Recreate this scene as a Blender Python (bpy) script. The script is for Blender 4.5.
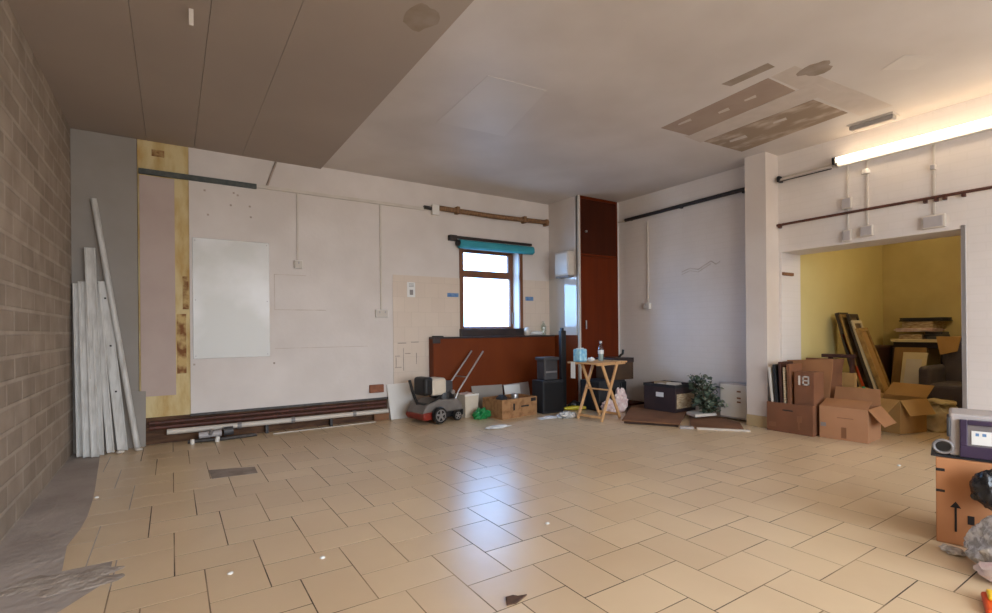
import bpy, bmesh, math, random
from mathutils import Vector, Matrix, Euler, noise as mnoise

for o in list(bpy.data.objects):
    bpy.data.objects.remove(o)
random.seed(7)
SC = bpy.context.scene
COL = SC.collection
PI = math.pi

# ------------------------------------------------------------------ camera
cd = bpy.data.cameras.new('camera')
cam = bpy.data.objects.new('camera', cd)
COL.objects.link(cam)
cd.sensor_width = 36.0
cd.lens = 497.19 / 992 * 36
cd.shift_y = (329.88 - 306.5) / 992
cd.clip_start = 0.05
cam.location = (0, 0, 1.15)
cam.rotation_euler = (Euler((PI / 2, 0, -0.578)).to_matrix() @ Matrix.Rotation(-0.0095, 3, 'Z')).to_euler()
SC.camera = cam

# ------------------------------------------------------------------ world, daylight, exposure
SC.view_settings.view_transform = 'Standard'
SC.view_settings.look = 'None'
SC.view_settings.gamma = 1.0
SC.view_settings.exposure = 1.95
SC.view_settings.use_curve_mapping = False

W = bpy.data.worlds.new('sky')
SC.world = W
W.use_nodes = True
wn = W.node_tree.nodes
wl = W.node_tree.links
wn.clear()
wo = wn.new('ShaderNodeOutputWorld')
wb = wn.new('ShaderNodeBackground')
wb.inputs['Strength'].default_value = 3.0
tc = wn.new('ShaderNodeTexCoord')
sp = wn.new('ShaderNodeSeparateXYZ')
rp = wn.new('ShaderNodeValToRGB')
rp.color_ramp.elements[0].position = 0.49
rp.color_ramp.elements[0].color = (0.42, 0.41, 0.39, 1)
rp.color_ramp.elements[1].position = 0.52
rp.color_ramp.elements[1].color = (0.92, 0.97, 1.0, 1)
mr = wn.new('ShaderNodeMath')
mr.operation = 'MULTIPLY_ADD'
mr.inputs[1].default_value = 0.5
mr.inputs[2].default_value = 0.5
wl.new(tc.outputs['Generated'], sp.inputs[0])
wl.new(sp.outputs['Z'], mr.inputs[0])
wl.new(mr.outputs[0], rp.inputs[0])
# the sky is bluer away from the sun, behind the back wall, and hazy white over the street
mq = wn.new('ShaderNodeMath')
mq.operation = 'MULTIPLY_ADD'
mq.inputs[1].default_value = 0.5
mq.inputs[2].default_value = 0.5
rq = wn.new('ShaderNodeValToRGB')
rq.color_ramp.elements[0].position = 0.3
rq.color_ramp.elements[0].color = (0.95, 1.0, 1.06, 1)
rq.color_ramp.elements[1].position = 0.75
rq.color_ramp.elements[1].color = (0.46, 0.86, 1.50, 1)
mm = wn.new('ShaderNodeMix')
mm.data_type = 'RGBA'
mm.blend_type = 'MULTIPLY'
mm.inputs[0].default_value = 1.0
wl.new(sp.outputs['Y'], mq.inputs[0])
wl.new(mq.outputs[0], rq.inputs[0])
wl.new(rp.outputs[0], mm.inputs[6])
wl.new(rq.outputs[0], mm.inputs[7])
wl.new(mm.outputs[2], wb.inputs['Color'])
wl.new(wb.outputs[0], wo.inputs[0])


def portal(name, loc, rot, sx, sy):
    ld = bpy.data.lights.new(name, 'AREA')
    ld.shape = 'RECTANGLE'
    ld.size = sx
    ld.size_y = sy
    ld.cycles.is_portal = True
    o = bpy.data.objects.new(name, ld)
    o.location = loc
    o.rotation_euler = rot
    COL.objects.link(o)


portal('shopfront_portal', (2.2, -3.20, 1.55), (PI / 2, 0, 0), 5.4, 2.6)
portal('window_portal', (4.0, 6.53, 1.74), (-PI / 2, 0, 0), 1.02, 1.2)

# room constants (metres)
XL, XR, YB, YF, H = -0.803, 5.954, 6.22, -3.0, 3.153
XE, YC = 5.087, 5.534           # side wall of the nook, front of the cupboard
YJ0, YJ1, HL, XA = 1.445, 3.03, 2.02, 6.39   # opening to the store


# ------------------------------------------------------------------ materials
def lin(c):
    r = []
    for x in c:
        x /= 255.0
        r.append(x / 12.92 if x <= 0.04045 else ((x + 0.055) / 1.055) ** 2.4)
    return (r[0], r[1], r[2], 1)


def mat(name, c1, c2=None, scale=4.0, rough=0.6, metal=0.0, bump=0.0, bscale=40.0, stretch=None, spec=0.5,
        lo=0.35, hi=0.65, detail=4.0):
    m = bpy.data.materials.new(name)
    m.use_nodes = True
    nt = m.node_tree
    b = nt.nodes['Principled BSDF']
    b.inputs['Base Color'].default_value = lin(c1)
    b.inputs['Roughness'].default_value = rough
    b.inputs['Metallic'].default_value = metal
    b.inputs['Specular IOR Level'].default_value = spec
    t = nt.nodes.new('ShaderNodeTexCoord')
    mp = nt.nodes.new('ShaderNodeMapping')
    nt.links.new(t.outputs['Object'], mp.inputs[0])
    if stretch:
        mp.inputs['Scale'].default_value = stretch
    if c2 is not None:
        n = nt.nodes.new('ShaderNodeTexNoise')
        n.inputs['Scale'].default_value = scale
        n.inputs['Detail'].default_value = detail
        nt.links.new(mp.outputs[0], n.inputs['Vector'])
        r = nt.nodes.new('ShaderNodeValToRGB')
        r.color_ramp.elements[0].position = lo
        r.color_ramp.elements[1].position = hi
        r.color_ramp.elements[0].color = lin(c1)
        r.color_ramp.elements[1].color = lin(c2)
        nt.links.new(n.outputs['Fac'], r.inputs[0])
        nt.links.new(r.outputs[0], b.inputs['Base Color'])
    if bump:
        n2 = nt.nodes.new('ShaderNodeTexNoise')
        n2.inputs['Scale'].default_value = bscale
        n2.inputs['Detail'].default_value = 3
        nt.links.new(mp.outputs[0], n2.inputs['Vector'])
        bp = nt.nodes.new('ShaderNodeBump')
        bp.inputs['Strength'].default_value = bump
        bp.inputs['Distance'].default_value = 0.02
        nt.links.new(n2.outputs['Fac'], bp.inputs['Height'])
        nt.links.new(bp.outputs[0], b.inputs['Normal'])
    return m


def brickmat(name, c1, c2, mortar, bw, bh, axes, msize=0.012, rough=0.9, bump=0.6, noisy=None, nscale=3.0):
    """courses of blocks on a wall; axes = which object axes run along / up the wall"""
    m = bpy.data.materials.new(name)
    m.use_nodes = True
    nt = m.node_tree
    b = nt.nodes['Principled BSDF']
    b.inputs['Roughness'].default_value = rough
    t = nt.nodes.new('ShaderNodeTexCoord')
    s = nt.nodes.new('ShaderNodeSeparateXYZ')
    c = nt.nodes.new('ShaderNodeCombineXYZ')
    nt.links.new(t.outputs['Object'], s.inputs[0])
    nt.links.new(s.outputs[axes[0]], c.inputs['X'])
    nt.links.new(s.outputs[axes[1]], c.inputs['Y'])
    k = nt.nodes.new('ShaderNodeTexBrick')
    k.inputs['Color1'].default_value = lin(c1)
    k.inputs['Color2'].default_value = lin(c2)
    k.inputs['Mortar'].default_value = lin(mortar)
    k.inputs['Scale'].default_value = 1.0
    k.inputs['Brick Width'].default_value = bw
    k.inputs['Row Height'].default_value = bh
    k.inputs['Mortar Size'].default_value = msize
    k.inputs['Mortar Smooth'].default_value = 0.5
    nt.links.new(c.outputs[0], k.inputs['Vector'])
    n = nt.nodes.new('ShaderNodeTexNoise')
    n.inputs['Scale'].default_value = nscale
    n.inputs['Detail'].default_value = 6
    nt.links.new(t.outputs['Object'], n.inputs['Vector'])
    mx = nt.nodes.new('ShaderNodeMix')
    mx.data_type = 'RGBA'
    mx.blend_type = 'MULTIPLY'
    mx.inputs[0].default_value = 1.0
    r = nt.nodes.new('ShaderNodeValToRGB')
    r.color_ramp.elements[0].position = 0.3
    r.color_ramp.elements[1].position = 0.7
    r.color_ramp.elements[0].color = noisy or (0.75, 0.75, 0.75, 1)
    r.color_ramp.elements[1].color = (1, 1, 1, 1)
    nt.links.new(n.outputs['Fac'], r.inputs[0])
    nt.links.new(k.outputs['Color'], mx.inputs[6])
    nt.links.new(r.outputs[0], mx.inputs[7])
    nt.links.new(mx.outputs[2], b.inputs['Base Color'])
    bp = nt.nodes.new('ShaderNodeBump')
    bp.invert = True
    bp.inputs['Strength'].default_value = bump
    bp.inputs['Distance'].default_value = 0.01
    nt.links.new(k.outputs['Fac'], bp.inputs['Height'])
    nt.links.new(bp.outputs[0], b.inputs['Normal'])
    return m


def emit(name, c, strength):
    m = bpy.data.materials.new(name)
    m.use_nodes = True
    b = m.node_tree.nodes['Principled BSDF']
    b.inputs['Base Color'].default_value = lin((240, 236, 228))
    b.inputs['Emission Color'].default_value = c
    b.inputs['Emission Strength'].default_value = strength
    return m


def glassmat(name, tint=(1, 1, 1, 1), gloss=0.08):
    m = bpy.data.materials.new(name)
    m.use_nodes = True
    nt = m.node_tree
    nt.nodes.clear()
    o = nt.nodes.new('ShaderNodeOutputMaterial')
    t = nt.nodes.new('ShaderNodeBsdfTransparent')
    t.inputs[0].default_value = tint
    g = nt.nodes.new('ShaderNodeBsdfGlossy')
    g.inputs['Roughness'].default_value = 0.05
    mx = nt.nodes.new('ShaderNodeMixShader')
    mx.inputs[0].default_value = gloss
    nt.links.new(t.outputs[0], mx.inputs[1])
    nt.links.new(g.outputs[0], mx.inputs[2])
    nt.links.new(mx.outputs[0], o.inputs[0])
    return m


M = {}
M['white_wall'] = mat('white_wall_paint', (206, 195, 187), (216, 206, 199), 1.6, 0.55, bump=0.08, bscale=25)
M['right_wall'] = brickmat('painted_brick', (225, 216, 209), (226, 217, 211), (223, 214, 207), 0.235, 0.075, ('Y', 'Z'),
                           0.008, 0.5, 0.012, (0.90, 0.885, 0.87, 1), 1.2)
M['column'] = mat('column_paint', (210, 196, 184), (216, 204, 193), 2.0, 0.5, bump=0.06)
M['block'] = brickmat('grey_blockwork', (176, 159, 141), (158, 142, 125), (184, 168, 151), 0.36, 0.145, ('Y', 'Z'),
                      0.018, 0.95, 0.6, (0.72, 0.70, 0.68, 1), 4.0)
M['bare'] = mat('bare_brown_wall', (70, 47, 34), (104, 74, 52), 9, 0.95, bump=0.5, bscale=30, stretch=(0.6, 1, 3))
M['ceiling'] = mat('ceiling_paint', (198, 188, 180), (212, 203, 196), 0.8, 0.5, bump=0.05, bscale=12, lo=0.38, hi=0.62)
M['pale_ceiling'] = mat('pale_ceiling_paint', (208, 199, 191), (202, 193, 185), 1.5, 0.5)
M['panel'] = mat('grey_ceiling_board', (164, 150, 139), (170, 156, 144), 0.9, 0.75)
M['damp'] = mat('damp_stain', (140, 124, 106), (162, 147, 134), 6, 0.8)
M['damp_board'] = mat('damp_board_stain', (146, 130, 112), (160, 146, 133), 6, 0.8)
M['patch'] = mat('bare_plasterboard', (160, 139, 124), (168, 148, 132), 4, 0.85)
M['patch_rough'] = mat('scraped_plasterboard', (152, 132, 112), (192, 174, 156), 8, 0.9, stretch=(1, 0.5, 1), lo=0.5, hi=0.7)
M['filler'] = mat('plaster_filler', (203, 190, 179), (197, 184, 172), 9, 0.8)
M['yellow'] = mat('yellow_wall_paint', (216, 200, 140), (210, 193, 132), 1.5, 0.7)
M['yellow_deep'] = mat('mottled_yellow_paint', (200, 182, 124), (182, 162, 108), 1.1, 0.8, lo=0.4, hi=0.6)  # darker, more mottled yellow than the side wall
M['greyboard'] = mat('grey_plasterboard', (150, 142, 134), (144, 136, 127), 2.5, 0.8)
M['pink'] = mat('pink_board', (184, 165, 155), (178, 158, 148), 3.0, 0.8)
M['foam'] = mat('yellow_stained_wall', (208, 188, 140), (184, 148, 88), 3.2, 0.9, bump=0.3, bscale=25, stretch=(2.2, 1, 0.8), lo=0.42, hi=0.68)
M['rust'] = mat('rust_stain', (124, 80, 44), (194, 164, 110), 9, 0.9, lo=0.42, hi=0.6)
M['cream'] = brickmat('cream_tiles', (214, 197, 180), (211, 193, 176), (200, 183, 166), 0.20, 0.2, ('X', 'Z'), 0.003, 0.35, 0.1,
                      (0.95, 0.94, 0.93, 1), 2.0)
M['gloss_tile'] = mat('glossy_white_tiles', (208, 202, 195), (204, 198, 190), 2.0, 0.05, spec=0.8)
M['scuff'] = mat('pencil_scuffs', (150, 134, 122), (178, 160, 148), 12, 0.8)
M['faint_scuff'] = mat('faint_scuffs', (184, 168, 154), (204, 190, 178), 12, 0.8)
M['sheet'] = mat('dull_metal_sheet', (190, 186, 182), (172, 167, 160), 1.4, 0.45, metal=0.35, lo=0.4, hi=0.6)
M['white'] = mat('white_plastic', (222, 216, 208), None, rough=0.35)
M['off'] = mat('off_white', (206, 196, 184), (198, 187, 174), 5, 0.5)
M['dirtywhite'] = mat('grubby_white_paint', (206, 202, 196), (176, 170, 162), 9, 0.5, stretch=(3, 3, 0.5), lo=0.4, hi=0.7)
M['black'] = mat('black_plastic', (22, 21, 22), None, rough=0.4)
M['soft_black'] = mat('dusty_black', (30, 29, 32), (42, 40, 42), 6, 0.7)
M['dkgrey'] = mat('dark_grey_plastic', (62, 60, 62), (74, 72, 73), 6, 0.5)
M['grey'] = mat('grey_plastic', (128, 122, 120), None, rough=0.4)
M['silver'] = mat('grey_metal', (172, 168, 166), None, rough=0.35, metal=0.7)
M['track'] = mat('dark_metal_track', (46, 54, 52), (72, 74, 68), 20, 0.5)
M['pipe_brown'] = mat('rusty_brown_pipe', (140, 104, 68), (108, 76, 50), 14, 0.6, stretch=(3, 1, 1))
M['pipe_red'] = mat('red_brown_pipe', (92, 48, 36), (70, 40, 30), 12, 0.6, stretch=(2, 1, 1))
M['pipe_black'] = mat('black_pipe', (32, 27, 26), (48, 40, 36), 16, 0.5)
M['pipe_grey'] = mat('dark_grey_pipe', (78, 72, 68), (58, 52, 50), 12, 0.6, stretch=(2, 1, 1))
M['wood_frame'] = mat('brown_window_wood', (122, 74, 40), (100, 58, 30), 6, 0.4, stretch=(1, 1, 0.2))
M['wood_dark'] = mat('dark_sill_wood', (48, 32, 28), (36, 25, 24), 6, 0.4)
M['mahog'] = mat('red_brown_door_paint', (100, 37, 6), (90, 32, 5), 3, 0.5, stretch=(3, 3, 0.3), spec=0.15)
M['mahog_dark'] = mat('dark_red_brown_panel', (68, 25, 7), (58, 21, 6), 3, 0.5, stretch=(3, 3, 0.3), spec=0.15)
M['counter'] = mat('red_brown_laminate', (116, 54, 20), (106, 47, 17), 2.5, 0.5, stretch=(1, 3, 0.4), spec=0.15)
M['pine'] = mat('pale_pine', (214, 168, 118), (198, 150, 100), 7, 0.5, stretch=(1, 1, 0.3))
M['teal'] = mat('teal_blind_fabric', (52, 150, 164), (44, 136, 150), 10, 0.7, stretch=(0.3, 1, 1))
M['card'] = mat('cardboard', (172, 124, 88), (162, 115, 80), 3, 0.85)
M['card_dark'] = mat('worn_cardboard', (126, 80, 52), (112, 70, 44), 4, 0.85)
M['card_in'] = mat('cardboard_inside', (158, 110, 72), (146, 100, 64), 4, 0.9)
M['card_orange'] = mat('orange_cardboard', (188, 130, 86), (180, 122, 79), 3, 0.8)
M['card_yel'] = mat('yellowish_cardboard', (178, 138, 82), (168, 127, 74), 4, 0.85)
M['ink'] = mat('black_ink', (30, 22, 20), None, rough=0.7)
M['tape'] = mat('brown_tape', (128, 84, 56), None, rough=0.4)
M['fruit_print'] = mat('printed_carton', (160, 118, 78), (128, 88, 54), 16, 0.85, lo=0.45, hi=0.7)
M['paper'] = mat('white_paper', (226, 224, 220), None, rough=0.8)
M['bluepack'] = mat('blue_printed_wrap', (104, 176, 216), (170, 216, 232), 22, 0.35)
M['blue'] = mat('blue_sticker', (66, 112, 168), (120, 150, 180), 26, 0.5)
M['clear'] = glassmat('clear_plastic', (0.86, 0.92, 0.90, 1), 0.12)
M['pane'] = glassmat('window_glass', (0.97, 0.98, 1.0, 1), 0.04)
M['water'] = mat('bottle_water', (176, 184, 182), None, rough=0.15)
M['red'] = mat('red_mower_plastic', (138, 44, 30), (120, 38, 28), 8, 0.4)
M['mower_grey'] = mat('grey_mower_plastic', (118, 110, 104), (104, 97, 92), 8, 0.45)
M['bucket'] = mat('cream_plastic', (212, 198, 178), (202, 187, 166), 6, 0.5)
M['green'] = mat('green_plastic_bag', (30, 136, 74), (20, 110, 56), 14, 0.4)
M['yel_plastic'] = mat('yellow_plastic', (206, 190, 44), (190, 170, 36), 10, 0.4)
M['leaf'] = mat('dark_green_leaf', (48, 62, 46), (92, 106, 88), 18, 0.5)
M['leaf_pale'] = mat('variegated_leaf', (150, 152, 134), (84, 96, 78), 20, 0.5)
M['stem'] = mat('plant_stem', (80, 66, 44), None, rough=0.8)
M['hardboard'] = mat('brown_hardboard', (134, 92, 62), (116, 77, 50), 4, 0.8)
M['hardboard_edge'] = mat('dark_old_underlay', (54, 38, 30), (70, 48, 36), 6, 0.9)
M['boxdark'] = mat('dark_maroon_box', (54, 38, 38), (46, 32, 34), 6, 0.6)
M['olive'] = mat('brown_vinyl_case', (76, 52, 30), (62, 42, 24), 6, 0.5)
M['pinkrag'] = mat('pink_cloth', (206, 172, 168), (224, 208, 202), 18, 0.9)
M['paperstack'] = mat('worn_papers', (200, 182, 150), (150, 120, 88), 16, 0.9, stretch=(1, 1, 6))
M['sack'] = mat('cream_sack_cloth', (206, 190, 150), (168, 152, 118), 7, 0.9, bump=0.4, bscale=18)
M['sofa'] = mat('grey_blue_upholstery', (92, 84, 86), (82, 74, 78), 6, 0.9, bump=0.3, bscale=60)
M['gilt'] = mat('gilt_frame', (176, 138, 72), (140, 104, 50), 14, 0.5)
M['darkframe'] = mat('dark_picture_frame', (56, 42, 30), None, rough=0.5)
M['canvas'] = mat('brown_picture', (120, 96, 60), (84, 64, 42), 8, 0.7)
M['maroon'] = mat('maroon_case', (72, 38, 26), (58, 30, 22), 5, 0.6)
M['doorwood'] = mat('yellow_brown_board', (146, 110, 62), (130, 96, 52), 5, 0.6, stretch=(3, 3, 0.4))
M['cream_board'] = mat('cream_painted_board', (214, 198, 158), (200, 182, 142), 4, 0.6)
M['purple'] = mat('dark_purple_plastic', (58, 42, 70), (48, 34, 60), 5, 0.4)
M['window_grey'] = mat('grey_box_window', (112, 106, 108), (128, 120, 120), 4, 0.25)
M['lightgrey'] = mat('light_grey_plastic', (180, 172, 170), (168, 160, 158), 4, 0.5)
M['bagblack'] = mat('black_polythene', (26, 26, 28), (44, 44, 48), 12, 0.25, bump=0.6, bscale=14)
M['bagclear'] = mat('filled_clear_polythene', (170, 166, 160), (224, 221, 217), 30, 0.2, bump=0.9, bscale=30, lo=0.45, hi=0.6)
M['orange'] = mat('orange_plastic', (226, 92, 30), (216, 74, 26), 8, 0.4)
M['toyyellow'] = mat('bright_yellow_plastic', (240, 196, 50), None, rough=0.4)
M['tile'] = None
M['grout'] = mat('dark_grout', (74, 58, 46), (170, 145, 116), 1.5, 0.95, lo=0.40, hi=0.62)
M['concrete'] = mat('grey_concrete', (184, 173, 166), (162, 150, 142), 2.2, 0.9, bump=0.4, bscale=20)
M['mortar'] = mat('grey_mortar_patch', (164, 150, 140), (140, 126, 116), 8, 0.9, bump=0.4)
M['rubble'] = mat('pale_mortar_rubble', (186, 174, 164), (158, 145, 134), 9, 0.95, bump=0.6)
M['brownleaf'] = mat('dead_leaf', (98, 70, 52), (76, 54, 42), 20, 0.9)
M['brick'] = mat('red_brown_brick', (150, 96, 72), (134, 84, 62), 16, 0.9)
M['beige_tile'] = mat('beige_skirting_tile', (188, 164, 124), (178, 152, 112), 3, 0.35)
M['tube_on'] = emit('lit_fluorescent_tube', (1.0, 0.80, 0.56, 1), 2.6)
M['tube_added'] = emit('added_room_tube', (1.0, 0.88, 0.72, 1), 11.5)
M['tube_off'] = mat('unlit_tube_glass', (196, 184, 172), None, rough=0.25)
M['bulb'] = emit('added_store_bulb', (1.0, 0.82, 0.55, 1), 70.0)


def tile_material():
    m = bpy.data.materials.new('beige_floor_tile')
    m.use_nodes = True
    nt = m.node_tree
    b = nt.nodes['Principled BSDF']
    g = nt.nodes.new('ShaderNodeNewGeometry')
    t = nt.nodes.new('ShaderNodeTexCoord')
    n = nt.nodes.new('ShaderNodeTexNoise')
    n.inputs['Scale'].default_value = 1.3
    n.inputs['Detail'].default_value = 5
    nt.links.new(t.outputs['Object'], n.inputs['Vector'])
    a = nt.nodes.new('ShaderNodeMath')
    a.operation = 'MULTIPLY_ADD'
    a.inputs[1].default_value = 0.35
    nt.links.new(g.outputs['Random Per Island'], a.inputs[0])
    nt.links.new(n.outputs['Fac'], a.inputs[2])
    r = nt.nodes.new('ShaderNodeValToRGB')
    r.color_ramp.elements[0].position = 0.35
    r.color_ramp.elements[1].position = 0.95
    r.color_ramp.elements[0].color = lin((206, 179, 144))
    r.color_ramp.elements[1].color = lin((222, 197, 162))
    nt.links.new(a.outputs[0], r.inputs[0])
    nt.links.new(r.outputs[0], b.inputs['Base Color'])
    b.inputs['Roughness'].default_value = 0.31
    b.inputs['Specular IOR Level'].default_value = 0.5
    n2 = nt.nodes.new('ShaderNodeTexNoise')
    n2.inputs['Scale'].default_value = 9
    nt.links.new(t.outputs['Object'], n2.inputs['Vector'])
    bp = nt.nodes.new('ShaderNodeBump')
    bp.inputs['Strength'].default_value = 0.05
    bp.inputs['Distance'].default_value = 0.02
    nt.links.new(n2.outputs['Fac'], bp.inputs['Height'])
    nt.links.new(bp.outputs[0], b.inputs['Normal'])
    return m


M['tile'] = tile_material()


# ------------------------------------------------------------------ mesh builder
class MB:
    def __init__(s, M4=None):
        s.bm = bmesh.new()
        s.m = M4 or Matrix.Identity(4)

    def _v(s, p):
        return s.bm.verts.new(s.m @ Vector(p))

    def box(s, x0, x1, y0, y1, z0, z1, R=None):
        c = Vector(((x0 + x1) / 2, (y0 + y1) / 2, (z0 + z1) / 2))
        h = ((x1 - x0) / 2, (y1 - y0) / 2, (z1 - z0) / 2)
        vs = []
        for dx, dy, dz in ((-1, -1, -1), (1, -1, -1), (1, 1, -1), (-1, 1, -1), (-1, -1, 1), (1, -1, 1), (1, 1, 1), (-1, 1, 1)):
            p = Vector((dx * h[0], dy * h[1], dz * h[2]))
            if R:
                p = R @ p
            vs.append(s._v(c + p))
        for f in ((3, 2, 1, 0), (4, 5, 6, 7), (0, 1, 5, 4), (1, 2, 6, 5), (2, 3, 7, 6), (3, 0, 4, 7)):
            s.bm.faces.new([vs[i] for i in f])
        return s

    def bar(s, p0, p1, w, t, up=(0, 0, 1)):
        """rectangular bar from p0 to p1, w across, t the other way"""
        p0 = Vector(p0)
        p1 = Vector(p1)
        d = (p1 - p0).normalized()
        a = d.cross(Vector(up))
        if a.length < 1e-4:
            a = d.cross(Vector((1, 0, 0)))
        a.normalize()
        b = a.cross(d).normalized()
        vs = []
        for p in (p0, p1):
            for i, j in ((-1, -1), (1, -1), (1, 1), (-1, 1)):
                vs.append(s._v(p + a * (i * w / 2) + b * (j * t / 2)))
        for f in ((0, 1, 2, 3), (7, 6, 5, 4), (0, 4, 5, 1), (1, 5, 6, 2), (2, 6, 7, 3), (3, 7, 4, 0)):
            s.bm.faces.new([vs[i] for i in f])
        return s

    def tube(s, pts, r, n=10, cap=True):
        pts = [Vector(p) for p in pts]
        rr = r if isinstance(r, (list, tuple)) else [r] * len(pts)
        rings = []
        ref = None
        for i, p in enumerate(pts):
            d = (pts[min(i + 1, len(pts) - 1)] - pts[max(i - 1, 0)]).normalized()
            if ref is None:
                ref = d.cross(Vector((0, 0, 1)))
                if ref.length < 1e-3:
                    ref = d.cross(Vector((1, 0, 0)))
            a = (ref - d * ref.dot(d)).normalized()
            ref = a
            b = d.cross(a)
            rings.append([s._v(p + (a * math.cos(2 * PI * k / n) + b * math.sin(2 * PI * k / n)) * rr[i]) for k in range(n)])
        for A, B in zip(rings, rings[1:]):
            for k in range(n):
                s.bm.faces.new((A[k], A[(k + 1) % n], B[(k + 1) % n], B[k]))
        if cap:
            s.bm.faces.new(rings[0][::-1])
            s.bm.faces.new(rings[-1])
        return s

    def lathe(s, prof, n=20, c=(0, 0, 0)):
        rings = []
        for r, z in prof:
            rings.append([s._v((c[0] + max(r, 1e-4) * math.cos(2 * PI * k / n), c[1] + max(r, 1e-4) * math.sin(2 * PI * k / n), c[2] + z)) for k in range(n)])
        for A, B in zip(rings, rings[1:]):
            for k in range(n):
                s.bm.faces.new((A[k], A[(k + 1) % n], B[(k + 1) % n], B[k]))
        s.bm.faces.new(rings[0][::-1])
        s.bm.faces.new(rings[-1])
        return s

    def prism(s, pts, z0, z1):
        """polygon in XY raised from z0 to z1 (use s.m to turn it)"""
        a = [s._v((x, y, z0)) for x, y in pts]
        b = [s._v((x, y, z1)) for x, y in pts]
        n = len(pts)
        s.bm.faces.new(a[::-1])
        s.bm.faces.new(b)
        for i in range(n):
            s.bm.faces.new((a[i], a[(i + 1) % n], b[(i + 1) % n], b[i]))
        return s

    def slab(s, quad, t):
        """four corner points thickened by vector t"""
        t = Vector(t)
        a = [s._v(Vector(p)) for p in quad]
        b = [s._v(Vector(p) + t) for p in quad]
        s.bm.faces.new(a[::-1])
        s.bm.faces.new(b)
        n = len(quad)
        for i in range(n):
            s.bm.faces.new((a[i], a[(i + 1) % n], b[(i + 1) % n], b[i]))
        return s

    def quad(s, pts):
        s.bm.faces.new([s._v(p) for p in pts])
        return s

    def blob(s, c, r, seed=0, amp=0.25, freq=2.0, sub=4, flat=None):
        """lumpy soft shape (bags, sacks); flat = height below which it is flattened"""
        ret = bmesh.ops.create_icosphere(s.bm, subdivisions=sub, radius=1.0)
        for v in ret['verts']:
            p = v.co.copy()
            k = 1 + amp * mnoise.noise(p * freq + Vector((seed * 3.1, seed, 0)))
            k += amp * 0.5 * mnoise.noise(p * freq * 2.7 + Vector((seed, 0, seed * 2.2)))
            q = Vector((c[0] + p.x * r[0] * k, c[1] + p.y * r[1] * k, c[2] + p.z * r[2] * k))
            if flat is not None and q.z < flat:
                q.z = flat
            v.co = s.m @ q
        return s

    def build(s, name, material, parent=None, bevel=0.0, smooth=False, seg=2):
        bmesh.ops.recalc_face_normals(s.bm, faces=s.bm.faces[:])
        me = bpy.data.meshes.new(name)
        s.bm.to_mesh(me)
        s.bm.free()
        me.materials.append(material)
        o = bpy.data.objects.new(name, me)
        COL.objects.link(o)
        if parent:
            o.parent = parent
        if smooth:
            for p in me.polygons:
                p.use_smooth = True
            try:
                me.set_sharp_from_angle(angle=math.radians(40))
            except Exception:
                pass
        if bevel:
            b = o.modifiers.new('bevel', 'BEVEL')
            b.width = bevel
            b.segments = seg
            b.limit_method = 'ANGLE'
            b.angle_limit = math.radians(40)
        return o


def tag(o, label, cat, group=None, kind=None):
    o['label'] = label
    o['category'] = cat
    if group:
        o['group'] = group
    if kind:
        o['kind'] = kind
    return o


def thing(name, label, cat, loc=(0, 0, 0), rz=0.0, group=None):
    o = bpy.data.objects.new(name, None)
    o.empty_display_size = 0.1
    COL.objects.link(o)
    o.location = loc
    o.rotation_euler = (0, 0, rz)
    return tag(o, label, cat, group)


def struct(o, label, cat):
    o['kind'] = 'structure'
    o['label'] = label
    o['category'] = cat
    return o


def dup(root, name=None):
    r = root.copy()
    COL.objects.link(r)
    for ch in list(root.children):
        c = ch.copy()
        COL.objects.link(c)
        c.parent = r
        for g in ch.children:
            d = g.copy()
            COL.objects.link(d)
            d.parent = c
    return r


def setloc(o, loc):
    """shift a top-level mesh so that its origin lies at loc"""
    L = Vector(loc)
    o.data.transform(Matrix.Translation(-L))
    o.location = L
    return o


# ------------------------------------------------------------------ THE SETTING
# floor: concrete slab with herringbone tiles (0.245 x 0.367) laid on it
def strip_edge(y):
    """x of the broken edge of the tiling along the left wall"""
    k = [(-3, -0.5), (2.7, -0.51), (2.89, -0.5), (2.93, -0.26), (3.10, -0.27), (3.13, -0.45), (3.5, -0.49), (3.9, -0.45), (4.5, -0.47), (5.9, -0.57), (7, -0.62)]
    for (a, p), (b, q) in zip(k, k[1:]):
        if a <= y <= b:
            return p + (q - p) * (y - a) / (b - a)
    return -0.5


def clip(poly, a, b, c):
    """keep the part of a polygon where a*x+b*y>=c"""
    out = []
    for i in range(len(poly)):
        p, q = poly[i], poly[(i + 1) % len(poly)]
        fp, fq = a * p[0] + b * p[1] - c, a * q[0] + b * q[1] - c
        if fp >= 0:
            out.append(p)
        if fp * fq < 0:
            t = fp / (fp - fq)
            out.append((p[0] + (q[0] - p[0]) * t, p[1] + (q[1] - p[1]) * t))
    return out


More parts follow.
